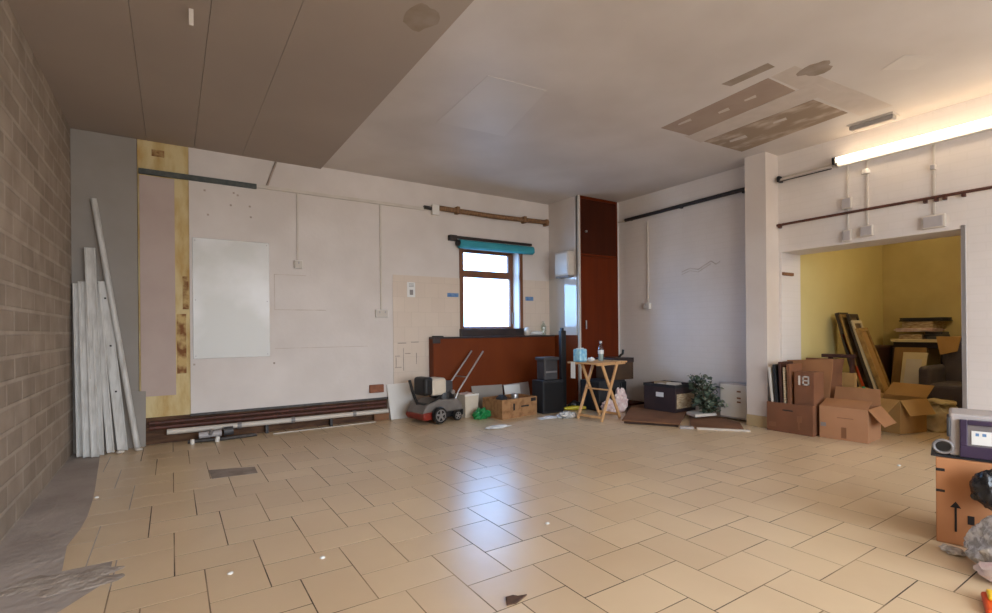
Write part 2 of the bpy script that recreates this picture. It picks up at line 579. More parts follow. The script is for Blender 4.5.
slab = MB().box(XL - 0.3, 9.2, YF - 0.3, 6.6, -0.12, -0.0019).build('floor', M['grout'])
struct(slab, 'floor of beige tiles in a herringbone pattern with worn grey concrete along the block wall', 'floor')
tb = MB()
g = 0.1225
ox, oy = 1.35 - 2 * g, 1.95 - 2 * g
gap = 0.003
rt = random.Random(3)
for a in range(-40, 60):
    for b in range(-40, 40):
        for (u0, v0, w, h) in ((0, 0, 3, 2), (0, 2, 2, 3)):
            U = u0 + 2 * a + 3 * b
            V = v0 + 2 * a - 3 * b
            x0, y0 = ox + U * g, oy + V * g
            x1, y1 = x0 + w * g, y0 + h * g
            if x1 < XL or x0 > 8.9 or y1 < YF or y0 > YB:
                continue
            cx, cy = (x0 + x1) / 2, (y0 + y1) / 2
            if cx > XA + 0.3 and not (-1.2 < cy < 3.2):
                continue
            poly = [(x0 + gap, y0 + gap), (x1 - gap, y0 + gap), (x1 - gap, y1 - gap), (x0 + gap, y1 - gap)]
            # broken edge next to the left wall
            if x0 < 0.0:
                e0, e1 = strip_edge(y0), strip_edge(y1)
                poly = clip(poly, 1.0, -(e1 - e0) / (y1 - y0), e0 - y0 * (e1 - e0) / (y1 - y0))
                if 2.9 < cy < 3.15 and x0 < -0.26:
                    poly = clip(poly, 1, 0, -0.26)
            if len(poly) < 3:
                continue
            # the mortar filled hole in the tiling
            tx, ty = rt.uniform(-1, 1) * 0.002, rt.uniform(-1, 1) * 0.002
            mean = sum(p[0] for p in poly) / len(poly), sum(p[1] for p in poly) / len(poly)
            top = [tb._v((p[0], p[1], -0.0012 + (p[0] - mean[0]) * tx + (p[1] - mean[1]) * ty)) for p in poly]
            bot = [tb._v((p[0], p[1], -0.0061)) for p in poly]
            tb.bm.faces.new(top)
            for i in range(len(poly)):
                j = (i + 1) % len(poly)
                tb.bm.faces.new((bot[i], bot[j], top[j], top[i]))
tiles = tb.build('tiling', M['tile'], slab)
cb = MB()
prev = []
ys = [i * 0.12 + YF for i in range(78)]
L = [cb._v((XL, y, -0.00172)) for y in ys]
R_ = [cb._v((strip_edge(y) + 0.26, y, -0.00172)) for y in ys]
for i in range(len(ys) - 1):
    cb.bm.faces.new((L[i], R_[i], R_[i + 1], L[i + 1]))
cb.build('concrete_strip', M['concrete'], slab)
rb = MB()
for i in range(26):
    x = -0.62 + 0.36 * rt.random()
    y = 2.93 + 0.17 * rt.random() - (x + 0.26) * 0.1
    rb.blob((x, y, -0.003), (0.05 + 0.05 * rt.random(), 0.03 + 0.03 * rt.random(), 0.004 + 0.003 * rt.random()), i, 0.3, 2, 2)
rb.build('broken_mortar', M['rubble'], slab, smooth=True)
MB().slab([(0.255, 4.50, -0.001), (0.58, 4.47, -0.001), (0.585, 4.69, -0.001), (0.25, 4.80, -0.001)], (0, 0, 0.002)).build('mortar_patch', M['mortar'], slab)

# ceiling
ce = MB().box(XL - 0.3, XR + 0.5, YF - 0.3, 6.6, H, H + 0.15).build('ceiling', M['ceiling'])
struct(ce, 'white painted ceiling with bare repaired patches', 'ceiling')


def cpatch(name, m, quad, t=0.003):
    q = [(x, y, H - t) for x, y in quad]
    return MB().slab(q, (0, 0, t)).build(name, m, ce)


cpatch('bare_patch', M['patch'], [(4.11, 3.25), (4.03, 2.14), (4.44, 2.13), (4.52, 3.22)])
cpatch('bare_patch', M['patch_rough'], [(4.80, 3.24), (4.75, 2.13), (5.32, 2.09), (5.45, 3.20)])
cpatch('filler_band', M['filler'], [(4.50, 3.26), (4.45, 1.98), (4.73, 1.97), (4.80, 3.28)], 0.002)
cpatch('filler_band', M['filler'], [(4.03, 2.12), (4.02, 1.93), (5.5, 1.80), (5.50, 2.06)], 0.0012)
cpatch('dark_slot', M['damp'], [(3.80, 2.40), (3.80, 2.02), (3.90, 2.02), (3.90, 2.38)], 0.0016)
pts = []
for k in range(16):
    an = 2 * PI * k / 16
    rr = 1 + 0.4 * mnoise.noise(Vector((math.cos(an) * 1.5, math.sin(an) * 1.5, 9)))
    pts.append((4.20 + 0.10 * rr * math.cos(an), 1.86 + 0.12 * rr * math.sin(an)))
MB().prism(pts, H - 0.0026, H).build('stain', M['damp'], ce)
cpatch('pale_patch', M['pale_ceiling'], [(4.66, 1.60), (4.55, 1.42), (4.78, 1.30), (4.88, 1.45)], 0.002)
cpatch('pale_patch', M['pale_ceiling'], [(2.15, 4.3), (2.1, 3.3), (2.65, 3.25), (2.9, 4.25)], 0.002)  # plain pale patch in the ceiling colour
for (x, y, w, h) in ((4.16, 2.95, 0.05, 0.16), (4.25, 2.62, 0.06, 0.12), (4.22, 2.35, 0.05, 0.12), (5.0, 2.9, 0.08, 0.2), (4.92, 2.45, 0.06, 0.14)):
    cpatch('filler_dab', M['filler'], [(x, y), (x + w, y + 0.02), (x + w * 0.8, y + h), (x + 0.01, y + h * 0.9)], 0.0045)

# grey boards under the left part of the ceiling
lc = MB()
edges = [XL, -0.20, 0.215, 0.675, 1.535]
for a, b in zip(edges, edges[1:]):
    lc.box(a + 0.0015, b - 0.0015, YF, YB, H - 0.026, H - 0.001)
lo = lc.build('ceiling_panel', M['panel'])
struct(lo, 'grey boards lining the left part of the ceiling', 'ceiling panel')
pts = []
for k in range(18):
    an = 2 * PI * k / 18
    rr = 1 + 0.35 * mnoise.noise(Vector((math.cos(an) * 1.5, math.sin(an) * 1.5, 4)))
    pts.append((1.33 + 0.10 * rr * math.cos(an), 2.88 + 0.15 * rr * math.sin(an)))
MB().prism(pts, H - 0.0275, H - 0.0255).build('damp_stain', M['damp_board'], lo)

# walls
wl_ = MB().box(XL - 0.25, XL, YF - 0.3, 6.6, -0.1, H + 0.1).build('wall_left', M['block'])
struct(wl_, 'bare grey blockwork wall along the left side', 'wall')

WX0, WX1, WZ0, WZ1 = 3.44, 4.555, 1.14, 2.34   # window hole
bw = MB()
bw.box(XL - 0.2, WX0, YB + 0.03, YB + 0.28, -0.1, H + 0.1)
bw.box(WX1, XR + 0.3, YB + 0.03, YB + 0.28, -0.1, H + 0.1)
bw.box(WX0, WX1, YB + 0.03, YB + 0.28, -0.1, WZ0)
bw.box(WX0, WX1, YB + 0.03, YB + 0.28, WZ1, H + 0.1)
bwo = bw.build('wall_back', M['bare'])
struct(bwo, 'back wall with the window, white lining over bare brown masonry', 'wall')
ln = MB()
ln.box(0.165, 2.36, YB, YB + 0.032, 0.285, H)
ln.box(2.36, WX0, YB, YB + 0.032, 0.0, H)
ln.box(WX1, XE + 0.05, YB, YB + 0.032, 0.0, H)
ln.box(WX0, WX1, YB, YB + 0.032, 0.0, WZ0)
ln.box(WX0, WX1, YB, YB + 0.032, WZ1, H)
ln.build('white_lining', M['white_wall'], bwo)
# cream tiled area around the window, above the counter
cm = MB()
cm.box(2.44, WX0, YB - 0.008, YB, 0.0, 1.89)
cm.box(WX1, XE, YB - 0.008, YB, 1.06, 1.92)
cm.build('cream_tiling', M['cream'], bwo)
sf = MB()
for (x0, x1, z) in ((2.50, 2.62, 0.98), (2.69, 2.80, 0.99), (2.60, 2.68, 0.84), (2.46, 2.53, 0.81), (2.46, 2.55, 0.66)):
    sf.box(x0, x1, YB - 0.0105, YB - 0.008, z, z + 0.012)
for (x, z0, z1) in ((2.575, 0.62, 0.92), (2.47, 0.66, 0.80), (2.76, 0.7, 0.85)):
    sf.box(x, x + 0.010, YB - 0.0105, YB - 0.008, z0, z1)
sf.build('tile_scuffs', M['scuff'], bwo)
# faint outline of a blocked opening on the white lining
ol = MB()
ol.box(1.0, 1.58, YB - 0.002, YB, 1.405, 1.413)
ol.box(1.0, 1.35, YB - 0.002, YB, 1.815, 1.822)
ol.box(0.997, 1.004, YB - 0.002, YB, 1.41, 1.82)
ol.box(1.0, 2.1, YB - 0.002, YB, 0.955, 0.961)
ol.build('blocked_opening_outline', M['faint_scuff'], bwo)
sp_ = MB()
rs = random.Random(11)
for (x, z) in ((0.30, 2.68), (0.58, 2.69), (0.62, 2.67), (0.33, 2.42), (0.75, 2.44), (0.74, 2.56), (0.55, 2.55), (0.19, 0.80), (0.98, 0.78)):
    sp_.box(x, x + 0.02, YB - 0.002, YB, z, z + 0.02)
sp_.build('wall_marks', M['scuff'], bwo)

# stained strip left of the lining, with the boards beside it
fo = MB()
fo.box(-0.28, 0.165, YB + 0.012, YB + 0.031, 0.28, H)
fso = fo.build('stained_strip', M['foam'], bwo)
ru = MB()
ru.box(0.045, 0.13, YB + 0.010, YB + 0.013, 0.72, 1.35)
ru.box(0.10, 0.155, YB + 0.0115, YB + 0.013, 1.40, 1.75)
ru.box(-0.16, -0.05, YB + 0.010, YB + 0.013, 2.98, 3.05)
ru.build('rust_marks', M['rust'], bwo)

# right wall, with the opening to the store
rw = MB()
rw.box(XR, XA, YJ1, YB + 0.3, -0.1, H + 0.1)
rw.box(XR, XA, YF - 0.3, YJ0, -0.1, H + 0.1)
rw.box(XR, XA, YJ0, YJ1, HL, H + 0.1)
rwo = rw.build('wall_right', M['right_wall'])
struct(rwo, 'white painted brick wall on the right with a wide opening', 'wall')
sc = MB()
pts = [(4.38, 1.93), (4.25, 1.97), (4.12, 1.94), (4.02, 1.99), (3.93, 2.03), (3.86, 1.98), (3.80, 2.01)]
sc.tube([(XR - 0.001, y, z) for y, z in pts], 0.006, 6)
sc.tube([(XR - 0.001, y, z - 0.035) for y, z in pts[:5]], 0.004, 6)
sc.build('scratches', M['faint_scuff'], rwo)
MB().box(XR - 0.008, XR + 0.012, YJ0 - 0.022, YJ0 + 0.012, 0.0, HL + 0.03).build('metal_edge_bead', M['silver'], rwo, bevel=0.003)

# column
co = MB().box(5.685, XR, 3.06, 3.306, -0.1, H).build('column', M['column'])
struct(co, 'square white column beside the opening', 'column')
cs = MB()
cs.box(5.673, XR, 3.048, 3.06, 0, 0.13)
cs.box(5.673, 5.685, 3.06, 3.306, 0, 0.13)
cs.build('skirting_tiles', M['beige_tile'], co, bevel=0.002)

# return wall of the nook and cupboard block
rtn = MB()
rtn.box(XE, XE + 0.05, YC + 0.02, YB + 0.05, -0.1, H + 0.05)
rto = rtn.build('wall_nook', M['white_wall'])
struct(rto, 'narrow white wall between window and cupboard', 'wall')
MB().box(XE - 0.01, XE, YC + 0.03, YB - 0.008, 1.06, 1.95).build('glossy_tiling', M['gloss_tile'], rto)

spl = MB().slab([(XE - 0.013, YC + 0.034, 1.0615), (XE - 0.040, YC + 0.27, 1.0615), (XE - 0.040, YC + 0.27, 1.93), (XE - 0.013, YC + 0.034, 1.93)], (0.002, 0, 0)).build('added_mirror_sheet', M['gloss_tile'])  # sheet added and tilted so that it mirrors the window
tag(spl, 'added glossy white splashback sheet under the water heater beside the cupboard', 'reflector')

# front (shop) wall behind the camera, with its wide window
fw = MB()
SX0, SX1, SZ0, SZ1 = -0.5, 4.9, 0.25, 2.85
fw.box(XL - 0.2, SX0, YF - 0.25, YF, -0.1, H + 0.1)
fw.box(SX1, XR + 0.3, YF - 0.25, YF, -0.1, H + 0.1)
fw.box(SX0, SX1, YF - 0.25, YF, -0.1, SZ0)
fw.box(SX0, SX1, YF - 0.25, YF, SZ1, H + 0.1)
struct(fw.build('wall_front', M['white_wall']), 'front wall with the wide shop window', 'wall')
w2 = MB()
w2.box(SX0, SX1, YF - 0.1, YF - 0.04, SZ0, SZ0 + 0.06)
w2.box(SX0, SX1, YF - 0.1, YF - 0.04, SZ1 - 0.06, SZ1)
for x in (SX0 + 0.03, 2.1, 3.7, SX1 - 0.03):
    w2.box(x - 0.03, x + 0.03, YF - 0.1, YF - 0.04, SZ0, SZ1)
w2o = w2.build('window_2', M['white'])
struct(w2o, 'wide shop window in the front wall', 'window')
MB().box(SX0, SX1, YF - 0.075, YF - 0.069, SZ0, SZ1).build('pane', M['pane'], w2o)

# the store beyond the opening
st = MB()
st.box(XA, 9.1, 3.05, 3.3, -0.1, 2.9)
struct(st.build('wall_store_side', M['yellow']), 'yellow side wall of the store room', 'wall')
sb = MB()
sb.box(8.87, 9.1, -1.2, 3.3, -0.1, 2.9)
struct(sb.build('wall_store_far', M['yellow_deep']), 'mottled darker yellow far wall of the store room', 'wall')
struct(MB().box(XA, 9.1, -1.4, -1.2, -0.1, 2.9).build('wall_store_near', M['yellow']), 'near wall of the store room', 'wall')
struct(MB().box(XA, 9.1, -1.4, 3.3, 2.75, 2.9).build('ceiling_store', M['yellow']), 'ceiling of the store room', 'ceiling')

# window in the back wall, set back in its reveal
OX0, OX1, OZ0, OZ1 = 3.50, 4.50, 1.17, 2.34     # opening
ar_ = MB()
ar_.box(WX0, OX0 + 0.004, YB - 0.014, YB + 0.02, WZ0, WZ1)
ar_.box(OX1 - 0.004, WX1, YB - 0.014, YB + 0.02, WZ0, WZ1)
wfo = ar_.build('window_1', M['wood_frame'], bevel=0.003)
struct(wfo, 'small window with brown wooden frame set deep in the back wall', 'window')
ya, yb2 = YB + 0.18, YB + 0.235
sa = MB()
sa.box(OX0, OX0 + 0.06, ya, yb2, OZ0, OZ1)
sa.box(OX1 - 0.055, OX1, ya, yb2, OZ0, OZ1)
sa.box(OX0 + 0.06, OX1 - 0.055, ya, yb2, OZ1 - 0.04, OZ1)
sa.box(OX0 + 0.06, OX1 - 0.055, ya, yb2, OZ0, OZ0 + 0.03)
sa.build('window_frame', M['wood_frame'], wfo, bevel=0.003)
MB().box(OX0 + 0.06, OX1 - 0.055, ya - 0.005, yb2, 1.935, 2.04).build('transom', M['wood_frame'], wfo, bevel=0.004)
MB().box(OX1 - 0.085, OX1 - 0.055, ya + 0.002, yb2 - 0.004, 2.04, OZ1 - 0.04).build('sash_stile', M['wood_frame'], wfo, bevel=0.003)
MB().box(OX0 + 0.055, OX1 - 0.05, YB + 0.205, YB + 0.21, OZ0 + 0.025, OZ1 - 0.035).build('pane', M['pane'], wfo)
MB().box(WX0 - 0.01, WX1 + 0.06, YB - 0.07, YB + 0.18, WZ0 - 0.085, WZ0 + 0.03).build('window_sill', M['wood_dark'], wfo, bevel=0.004)
rv = MB()
rv.box(OX1, WX1 + 0.002, YB + 0.02, YB + 0.28, OZ0 - 0.03, WZ1)
rv.box(WX0 - 0.002, OX0, YB + 0.02, YB + 0.28, OZ0 - 0.03, WZ1)
rv.build('reveal', M['white_wall'], wfo)
MB().box(4.47, 4.497, ya - 0.02, ya, 1.24, 1.42).build('window_catch', M['grey'], wfo, bevel=0.004)

# roller blind over the window
bl = thing('roller_blind', 'rolled up teal roller blind above the back window', 'blind', (4.05, YB, 2.36))
bb = MB()
bb.box(-0.79, 0.66, -0.05, -0.005, 0.09, 0.125)
bb.box(-0.79, -0.68, -0.08, -0.005, 0.05, 0.125)
bb.build('mounting_batten', M['wood_dark'], bl, bevel=0.003)
MB().tube([(-0.65, -0.075, 0.01), (0.645, -0.075, 0.01)], 0.062, 18).build('fabric_roll', M['teal'], bl, smooth=True)
MB().box(-0.66, 0.645, -0.14, -0.122, -0.035, 0.0).build('bottom_bar', M['teal'], bl, bevel=0.003)
MB().tube([(-0.685, -0.075, 0.02), (-0.65, -0.075, 0.02)], 0.045, 14).build('end_cap', M['black'], bl, smooth=True)

# ------------------------------------------------------------------ BOARDS AND FIXINGS ON THE BACK WALL
o = MB().box(XL + 0.002, -0.285, YB + 0.0, YB + 0.029, 0.0, H - 0.027).build('plasterboard_sheet', M['greyboard'])
tag(o, 'tall bare grey plasterboard sheet in the left corner of the back wall', 'plasterboard')
o = MB().box(-0.265, 0.035, YB - 0.004, YB + 0.011, 0.5, 2.765).build('wall_board', M['pink'])
tag(o, 'narrow pinkish board between grey plasterboard and yellow stained strip', 'board')
ms = MB().box(0.19, 0.945, YB - 0.012, YB, 0.87, 2.17).build('metal_sheet', M['sheet'], bevel=0.002)
tag(ms, 'shiny pale metal sheet fixed to the white back wall', 'metal sheet')
for x in (0.215, 0.92):
    for z in (0.90, 1.5, 2.14):
        MB().tube([(x, YB - 0.015, z), (x, YB - 0.012, z)], 0.006, 8).build('screw', M['grey'], ms)

o = MB().box(-0.27, 0.82, YB - 0.03, YB, 2.775, 2.83).build('cable_track', M['track'], bevel=0.004)
tag(o, 'dark metal track high on the back wall above the yellow strip', 'track')
ct = MB()
ct.box(0.82, 2.98, YB - 0.022, YB, 2.79, 2.83)
o = ct.build('cable_trunking', M['off'], bevel=0.003)
tag(o, 'long white cable trunking high on the back wall', 'trunking')
jb = thing('junction_box', 'white junction box where trunking meets brown pipe high on the back wall', 'junction box', (3.05, YB, 2.81))
MB().box(-0.05, 0.06, -0.06, 0, -0.07, 0.07).build('box', M['white'], jb, bevel=0.008)
MB().tube([(-0.16, -0.025, 0.02), (-0.05, -0.025, 0.015)], 0.026, 10).build('cable_gland', M['black'], jb, smooth=True)
bp = thing('heating_pipe', 'rusty brown pipe high on the back wall right of the junction box', 'pipe', (3.11, YB, 2.84))
MB().tube([(0, -0.05, 0.0), (0.9, -0.05, -0.012), (1.92, -0.05, 0.01)], 0.036, 12).build('pipe_run', M['pipe_brown'], bp, smooth=True)
for x in (0.28, 1.45, 1.88):
    MB().box(x - 0.025, x + 0.025, -0.095, 0, -0.05, 0.05).build('bracket', M['pipe_brown'], bp, bevel=0.006)


def wall_socket(name, label, loc, w, h, top, wall='back', cable=None, group=None):
    """surface box with its drop of conduit; top = height where the conduit starts"""
    rz = 0 if wall == 'back' else PI / 2 * -1
    t = thing(name, label, 'socket', loc, rz, group)
    MB().box(-w / 2, w / 2, -0.045, 0, -h / 2, h / 2).build('back_box', M['white'], t, bevel=0.006)
    MB().box(-w * 0.44, w * 0.44, -0.052, -0.045, -h * 0.42, h * 0.42).build('face_plate', M['off'], t, bevel=0.003)
    n = 2 if w > 0.12 else 1
    for i in range(n):
        cx = (i - (n - 1) / 2) * w * 0.45
        MB().box(cx - 0.008, cx + 0.008, -0.057, -0.052, 0.005, 0.03).build('rocker_switch', M['lightgrey'], t, bevel=0.002)
    MB().box(-0.012, 0.012, -0.016, 0, h / 2, top - loc[2]).build('conduit', M['off'], t, bevel=0.003)
    return t


wall_socket('wall_socket', 'white switch box on a conduit drop beside the metal sheet', (1.26, YB, 1.945), 0.095, 0.095, 2.79)
wall_socket('wall_socket', 'white double socket box on conduit above the white leaning board', (2.28, YB, 1.375), 0.165, 0.10, 2.79)
wall_socket('wall_socket', 'white socket box on the right wall between cupboard and column', (XR, 4.965, 1.485), 0.11, 0.09, 2.74, 'right')
o = MB().tube([(1.03, YB - 0.008, H - 0.03), (0.93, YB - 0.008, 2.83)], 0.013, 8).build('cable', M['scuff'])
tag(o, 'short slanting cable from ceiling down to the back wall trunking', 'cable')

for (x0, x1, z0, z1, lb) in ((3.24, 3.42, 1.62, 1.675, 'small blue sticker left of the back window'), (4.60, 4.755, 1.60, 1.66, 'small blue sticker right of the back window')):
    o = MB().box(x0, x1, YB - 0.011, YB - 0.008, z0, z1).build('sticker', M['blue'])
    tag(o, lb, 'sticker')
nt_ = MB().box(2.64, 2.755, YB - 0.011, YB - 0.008, 1.60, 1.80).build('notice', M['paper'])
tag(nt_, 'small white printed notice on the cream tiles left of the window', 'notice')
for i in range(3):
    MB().box(2.665, 2.735, YB - 0.0122, YB - 0.011, 1.775 - i * 0.018, 1.782 - i * 0.018).build('print_line', M['grey'], nt_)
MB().box(2.675, 2.725, YB - 0.0122, YB - 0.011, 1.63, 1.70).build('print_block', M['grey'], nt_)

# pipes in the stripped strip at the foot of the back wall
pb = YB + 0.03
o = MB().box(0.16, 2.36, YB - 0.012, YB + 0.02, 0.262, 0.288).build('pipe_casing', M['pipe_grey'], bevel=0.003)
tag(o, 'dark grey broken edge strip under the white lining of the back wall', 'strip')
for i, (z, r, m, x0, lb) in enumerate((
        (0.222, 0.02, M['pipe_red'], -0.2, 'upper red-brown pipe at the foot of the back wall'),
        (0.172, 0.022, M['pipe_red'], -0.2, 'lower red-brown pipe just above the white waste pipe'))):
    o = MB().tube([(x0, YB + 0.002, z), (1.2, YB + 0.002, z + 0.004), (2.33, YB + 0.002, z + 0.004)], r, 10).build('heating_pipe', m, smooth=True)
    tag(o, lb, 'pipe')
wp = thing('waste_pipe', 'long white waste pipe low along the foot of the back wall', 'pipe', (0, YB, 0))
MB().tube([(-0.05, -0.045, 0.125), (0.5, -0.045, 0.122), (2.34, -0.045, 0.115)], 0.029, 12).build('pipe_run', M['off'], wp, smooth=True)
for x in (0.62, 1.18, 1.9):
    MB().tube([(x - 0.02, -0.045, 0.12), (x + 0.02, -0.045, 0.12)], 0.036, 12).build('coupling', M['grey'], wp, smooth=True)
for x in (0.9, 1.62):
    MB().box(x - 0.015, x + 0.015, -0.06, 0.03, 0.0, 0.10).build('support', M['pipe_black'], wp)
vf = thing('pipe_valve', 'clump of grey and white valve fittings on the waste pipe', 'valve', (0.33, YB - 0.14, 0))
MB().tube([(-0.10, 0, 0.07), (0.11, 0, 0.075)], 0.034, 12).build('valve_body', M['lightgrey'], vf, smooth=True)
MB().tube([(0.0, -0.02, 0.075), (0.02, -0.05, 0.12)], 0.02, 10).build('stem', M['grey'], vf, smooth=True)
MB().tube([(0.13, 0, 0.085), (0.22, 0, 0.09)], 0.046, 12).build('black_collar', M['dkgrey'], vf, smooth=True)
MB().tube([(-0.2, -0.03, 0.022), (-0.06, -0.035, 0.022), (0.12, -0.06, 0.02), (0.45, -0.02, 0.02)], 0.018, 10).build('loose_pipe', M['pipe_grey'], vf, smooth=True)
MB().tube([(-0.16, -0.07, 0.0), (-0.16, -0.07, 0.05)], 0.02, 10).build('end_plug', M['white'], vf, smooth=True)
MB().tube([(0.06, -0.09, 0.0), (0.07, -0.085, 0.055)], 0.022, 10).build('end_plug', M['white'], vf, smooth=True)
o = MB().slab([(0.95, YB - 0.16, 0.0), (2.15, YB - 0.13, 0.0), (2.15, YB - 0.10, 0.0), (0.95, YB - 0.12, 0.0)], (0, 0, 0.008)).build('broken_tile_edge', M['off'])
tag(o, 'thin white broken strip lying on the floor below the waste pipe', 'strip')
o = MB().box(2.11, 2.29, YB - 0.05, YB, 0.36, 0.46).build('brick', M['brick'], bevel=0.004)
tag(o, 'red-brown brick stub sticking out of the wall beside the white leaning board', 'brick')
o = MB().box(2.16, 2.36, YB - 0.04, YB + 0.02, 0.0, 0.085).build('wood_block', M['hardboard'], bevel=0.004)
tag(o, 'small brown wood block on the floor at the end of the waste pipe', 'block')


# leaning board helper: bottom edge on the floor, top edge against something
def leaning(name, label, cat, b0, b1, t1, t0, thick, m, bevel=0.002, parent=None):
    a, b, c = Vector(b0), Vector(b1), Vector(t1)
    n = (b - a).cross(c - a).normalized() * thick
    o = MB().slab([b0, b1, t1, t0], n).build(name, m, parent, bevel=bevel)
    if label:
        tag(o, label, cat)
    return o


leaning('leaning_board', 'square white board leaning on the back wall beside the lawn mower', 'board',
        (2.37, YB - 0.09, 0.0), (2.73, YB - 0.09, 0.0), (2.655, YB - 0.013, 0.46), (2.34, YB - 0.013, 0.45), -0.012, M['white'])
leaning('leaning_board', 'low grey board leaning in the left corner behind the white trims', 'board',
        (-0.62, YB - 0.05, 0.0), (-0.23, YB - 0.05, 0.0), (-0.225, YB - 0.004, 0.56), (-0.62, YB - 0.004, 0.57), -0.012, M['greyboard'])

# ------------------------------------------------------------------ WHITE TRIMS LEANING IN THE LEFT CORNER
trims = [  # base x, base y, top x, top z, width, label
    (-0.720, 6.02, -0.755, 1.63, 0.06, 'leftmost of the white trims leaning in the block wall corner'),
    (-0.665, 5.96, -0.715, 1.65, 0.065, 'second white trim from the block wall in the leaning bundle'),
    (-0.605, 5.93, -0.670, 1.65, 0.06, 'third white trim from the block wall in the leaning bundle'),
    (-0.585, 5.98, -0.655, 1.98, 0.085, 'wide white trim rising above the bundle, second tallest of them'),
    (-0.50, 6.05, -0.61, 1.63, 0.06, 'white trim just right of the second tallest one'),
    (-0.41, 6.09, -0.555, 1.66, 0.085, 'wide white trim with dark fixing holes beside the tallest pole'),
]
for i, (bx, by, tx, tz, w, lb) in enumerate(trims):
    t = thing('white_trim', lb, 'trim', (bx, by, 0), 0, 'white trims leaning in the corner')
    base = Vector((0, 0, 0.003))
    top = Vector((tx - bx, (YB - 0.06) - by, tz))
    MB().bar(base, top, w, 0.022, up=(0, 1, 0)).build('profile', M['dirtywhite'], t, bevel=0.003)
    rib = MB()
    off = Vector((0, -0.017, 0))
    for s_ in (-1, 1):
        dx = Vector((s_ * (w / 2 - 0.007), 0, 0))
        rib.bar(base + off + dx, top + off + dx, 0.012, 0.018, up=(0, 1, 0))
    rib.build('lip', M['dirtywhite'], t, bevel=0.002)
    if i == 5:
        hl = MB()
        for k in (0.35, 0.62, 0.9):
            p = base.lerp(top, k) + Vector((0, -0.0135, 0))
            hl.box(p.x - 0.008, p.x + 0.008, p.y - 0.003, p.y + 0.003, p.z - 0.008, p.z + 0.008)
        hl.build('fixing_hole', M['ink'], t)
t = thing('white_pole', 'tallest thin white pole leaning right of the trims in the corner', 'pole', (-0.29, 6.05, 0))
MB().tube([(0, 0, 0.002), (-0.335, 0.125, 2.46)], 0.026, 10).build('pole', M['dirtywhite'], t, smooth=True)
for i, (x, y) in enumerate(((-0.42, 5.97), (-0.28, 6.0))):
    o = MB().blob((x, y, 0.014), (0.035, 0.022, 0.016), i, 0.2, 2, 2, flat=0.0).build('plaster_lump', M['off'], smooth=True)
    tag(o, ('pale plaster lump on the floor in front of the white trims', 'pale plaster lump at the foot of the tall white pole')[i], 'rubble')

# ------------------------------------------------------------------ CUPBOARD AND COUNTER
cu = thing('cupboard', 'tall built-in red-brown cupboard between the nook and the right wall', 'cupboard', (XE, YC, 0))
fr = MB()
fr.box(0.0, 0.035, -0.012, 0.05, 0.17, H)
fr.build('corner_trim', M['off'], cu, bevel=0.003)
f2 = MB()
f2.box(0.035, 0.058, -0.006, 0.05, 0.0, H - 0.002)
f2.box(0.805, 0.83, -0.006, 0.05, 0.0, H - 0.002)
f2.box(0.058, 0.805, -0.006, 0.05, 3.11, H - 0.002)
f2.box(0.058, 0.805, -0.004, 0.05, 2.255, 2.29)
f2.box(0.058, 0.805, 0.0, 0.05, 0.0, 0.08)
f2.build('frame', M['mahog'], cu, bevel=0.002)
MB().box(0.83, XR - XE, 0.004, 0.05, 0.0, H - 0.002).build('side_filler', M['white_wall'], cu)
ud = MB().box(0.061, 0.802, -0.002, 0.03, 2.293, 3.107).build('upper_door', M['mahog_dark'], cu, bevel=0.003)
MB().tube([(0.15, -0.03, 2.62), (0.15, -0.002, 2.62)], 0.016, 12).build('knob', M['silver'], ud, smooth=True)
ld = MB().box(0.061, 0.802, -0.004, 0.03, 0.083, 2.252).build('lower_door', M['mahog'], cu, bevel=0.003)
MB().bar((0.13, -0.022, 1.15), (0.13, -0.022, 1.28), 0.014, 0.02).build('handle', M['silver'], ld, bevel=0.003)

YK = 6.08
ck = thing('counter', 'red-brown counter with dark top under the back window', 'counter', (2.955, YK, 0))
wdt = XE - 0.014 - 2.955
MB().box(0.0, wdt, 0.0, 0.02, 0.0, 1.035).build('front_panel', M['counter'], ck, bevel=0.002)
MB().box(-0.005, wdt, -0.012, YB - YK - 0.012, 1.035, 1.060).build('worktop', M['wood_dark'], ck, bevel=0.003)
MB().box(-0.004, 0.016, 0.022, YB - YK - 0.012, 0.0, 1.035).build('end_panel', M['counter'], ck)
MB().box(-0.012, 0.10, -0.016, -0.002, 0.975, 1.034).build('corner_cap', M['wood_dark'], ck, bevel=0.003)
MB().box(wdt, wdt + 0.012, YC - YK + 0.03, 0.02, 0.0, 1.06).build('side_panel', M['counter'], ck)
o = MB().box(2.98, 3.11, YB - 0.14, YB - 0.05, 1.0605, 1.075).build('dark_tile', M['soft_black'])
tag(o, 'small flat dark tile on the left end of the counter', 'tile')

# heater box on the nook wall
hb = thing('water_heater', 'white water heater box on the nook wall beside the cupboard', 'heater', (XE, 5.83, 1.96))
MB().box(-0.12, 0, -0.21, 0.12, 0.0, 0.37).build('casing', M['off'], hb, bevel=0.02, seg=3)
MB().box(-0.128, -0.115, -0.18, 0.09, 0.03, 0.34).build('front_cover', M['white'], hb, bevel=0.008)
MB().box(-0.11, -0.01, -0.19, 0.10, -0.025, 0.0).build('base_tray', M['grey'], hb, bevel=0.006)


def bottle(name, label, loc, r, h, body, cap, cat='bottle'):
    t = thing(name, label, cat, loc)
    MB().lathe([(r * 0.9, 0), (r, 0.01), (r, h * 0.55), (r * 0.95, h * 0.62), (r * 0.42, h * 0.82), (r * 0.36, h * 0.92)], 16).build('body', body, t, smooth=True)
    MB().lathe([(r * 0.45, h * 0.9), (r * 0.45, h)], 12).build('cap', cap, t, smooth=True)
    return t


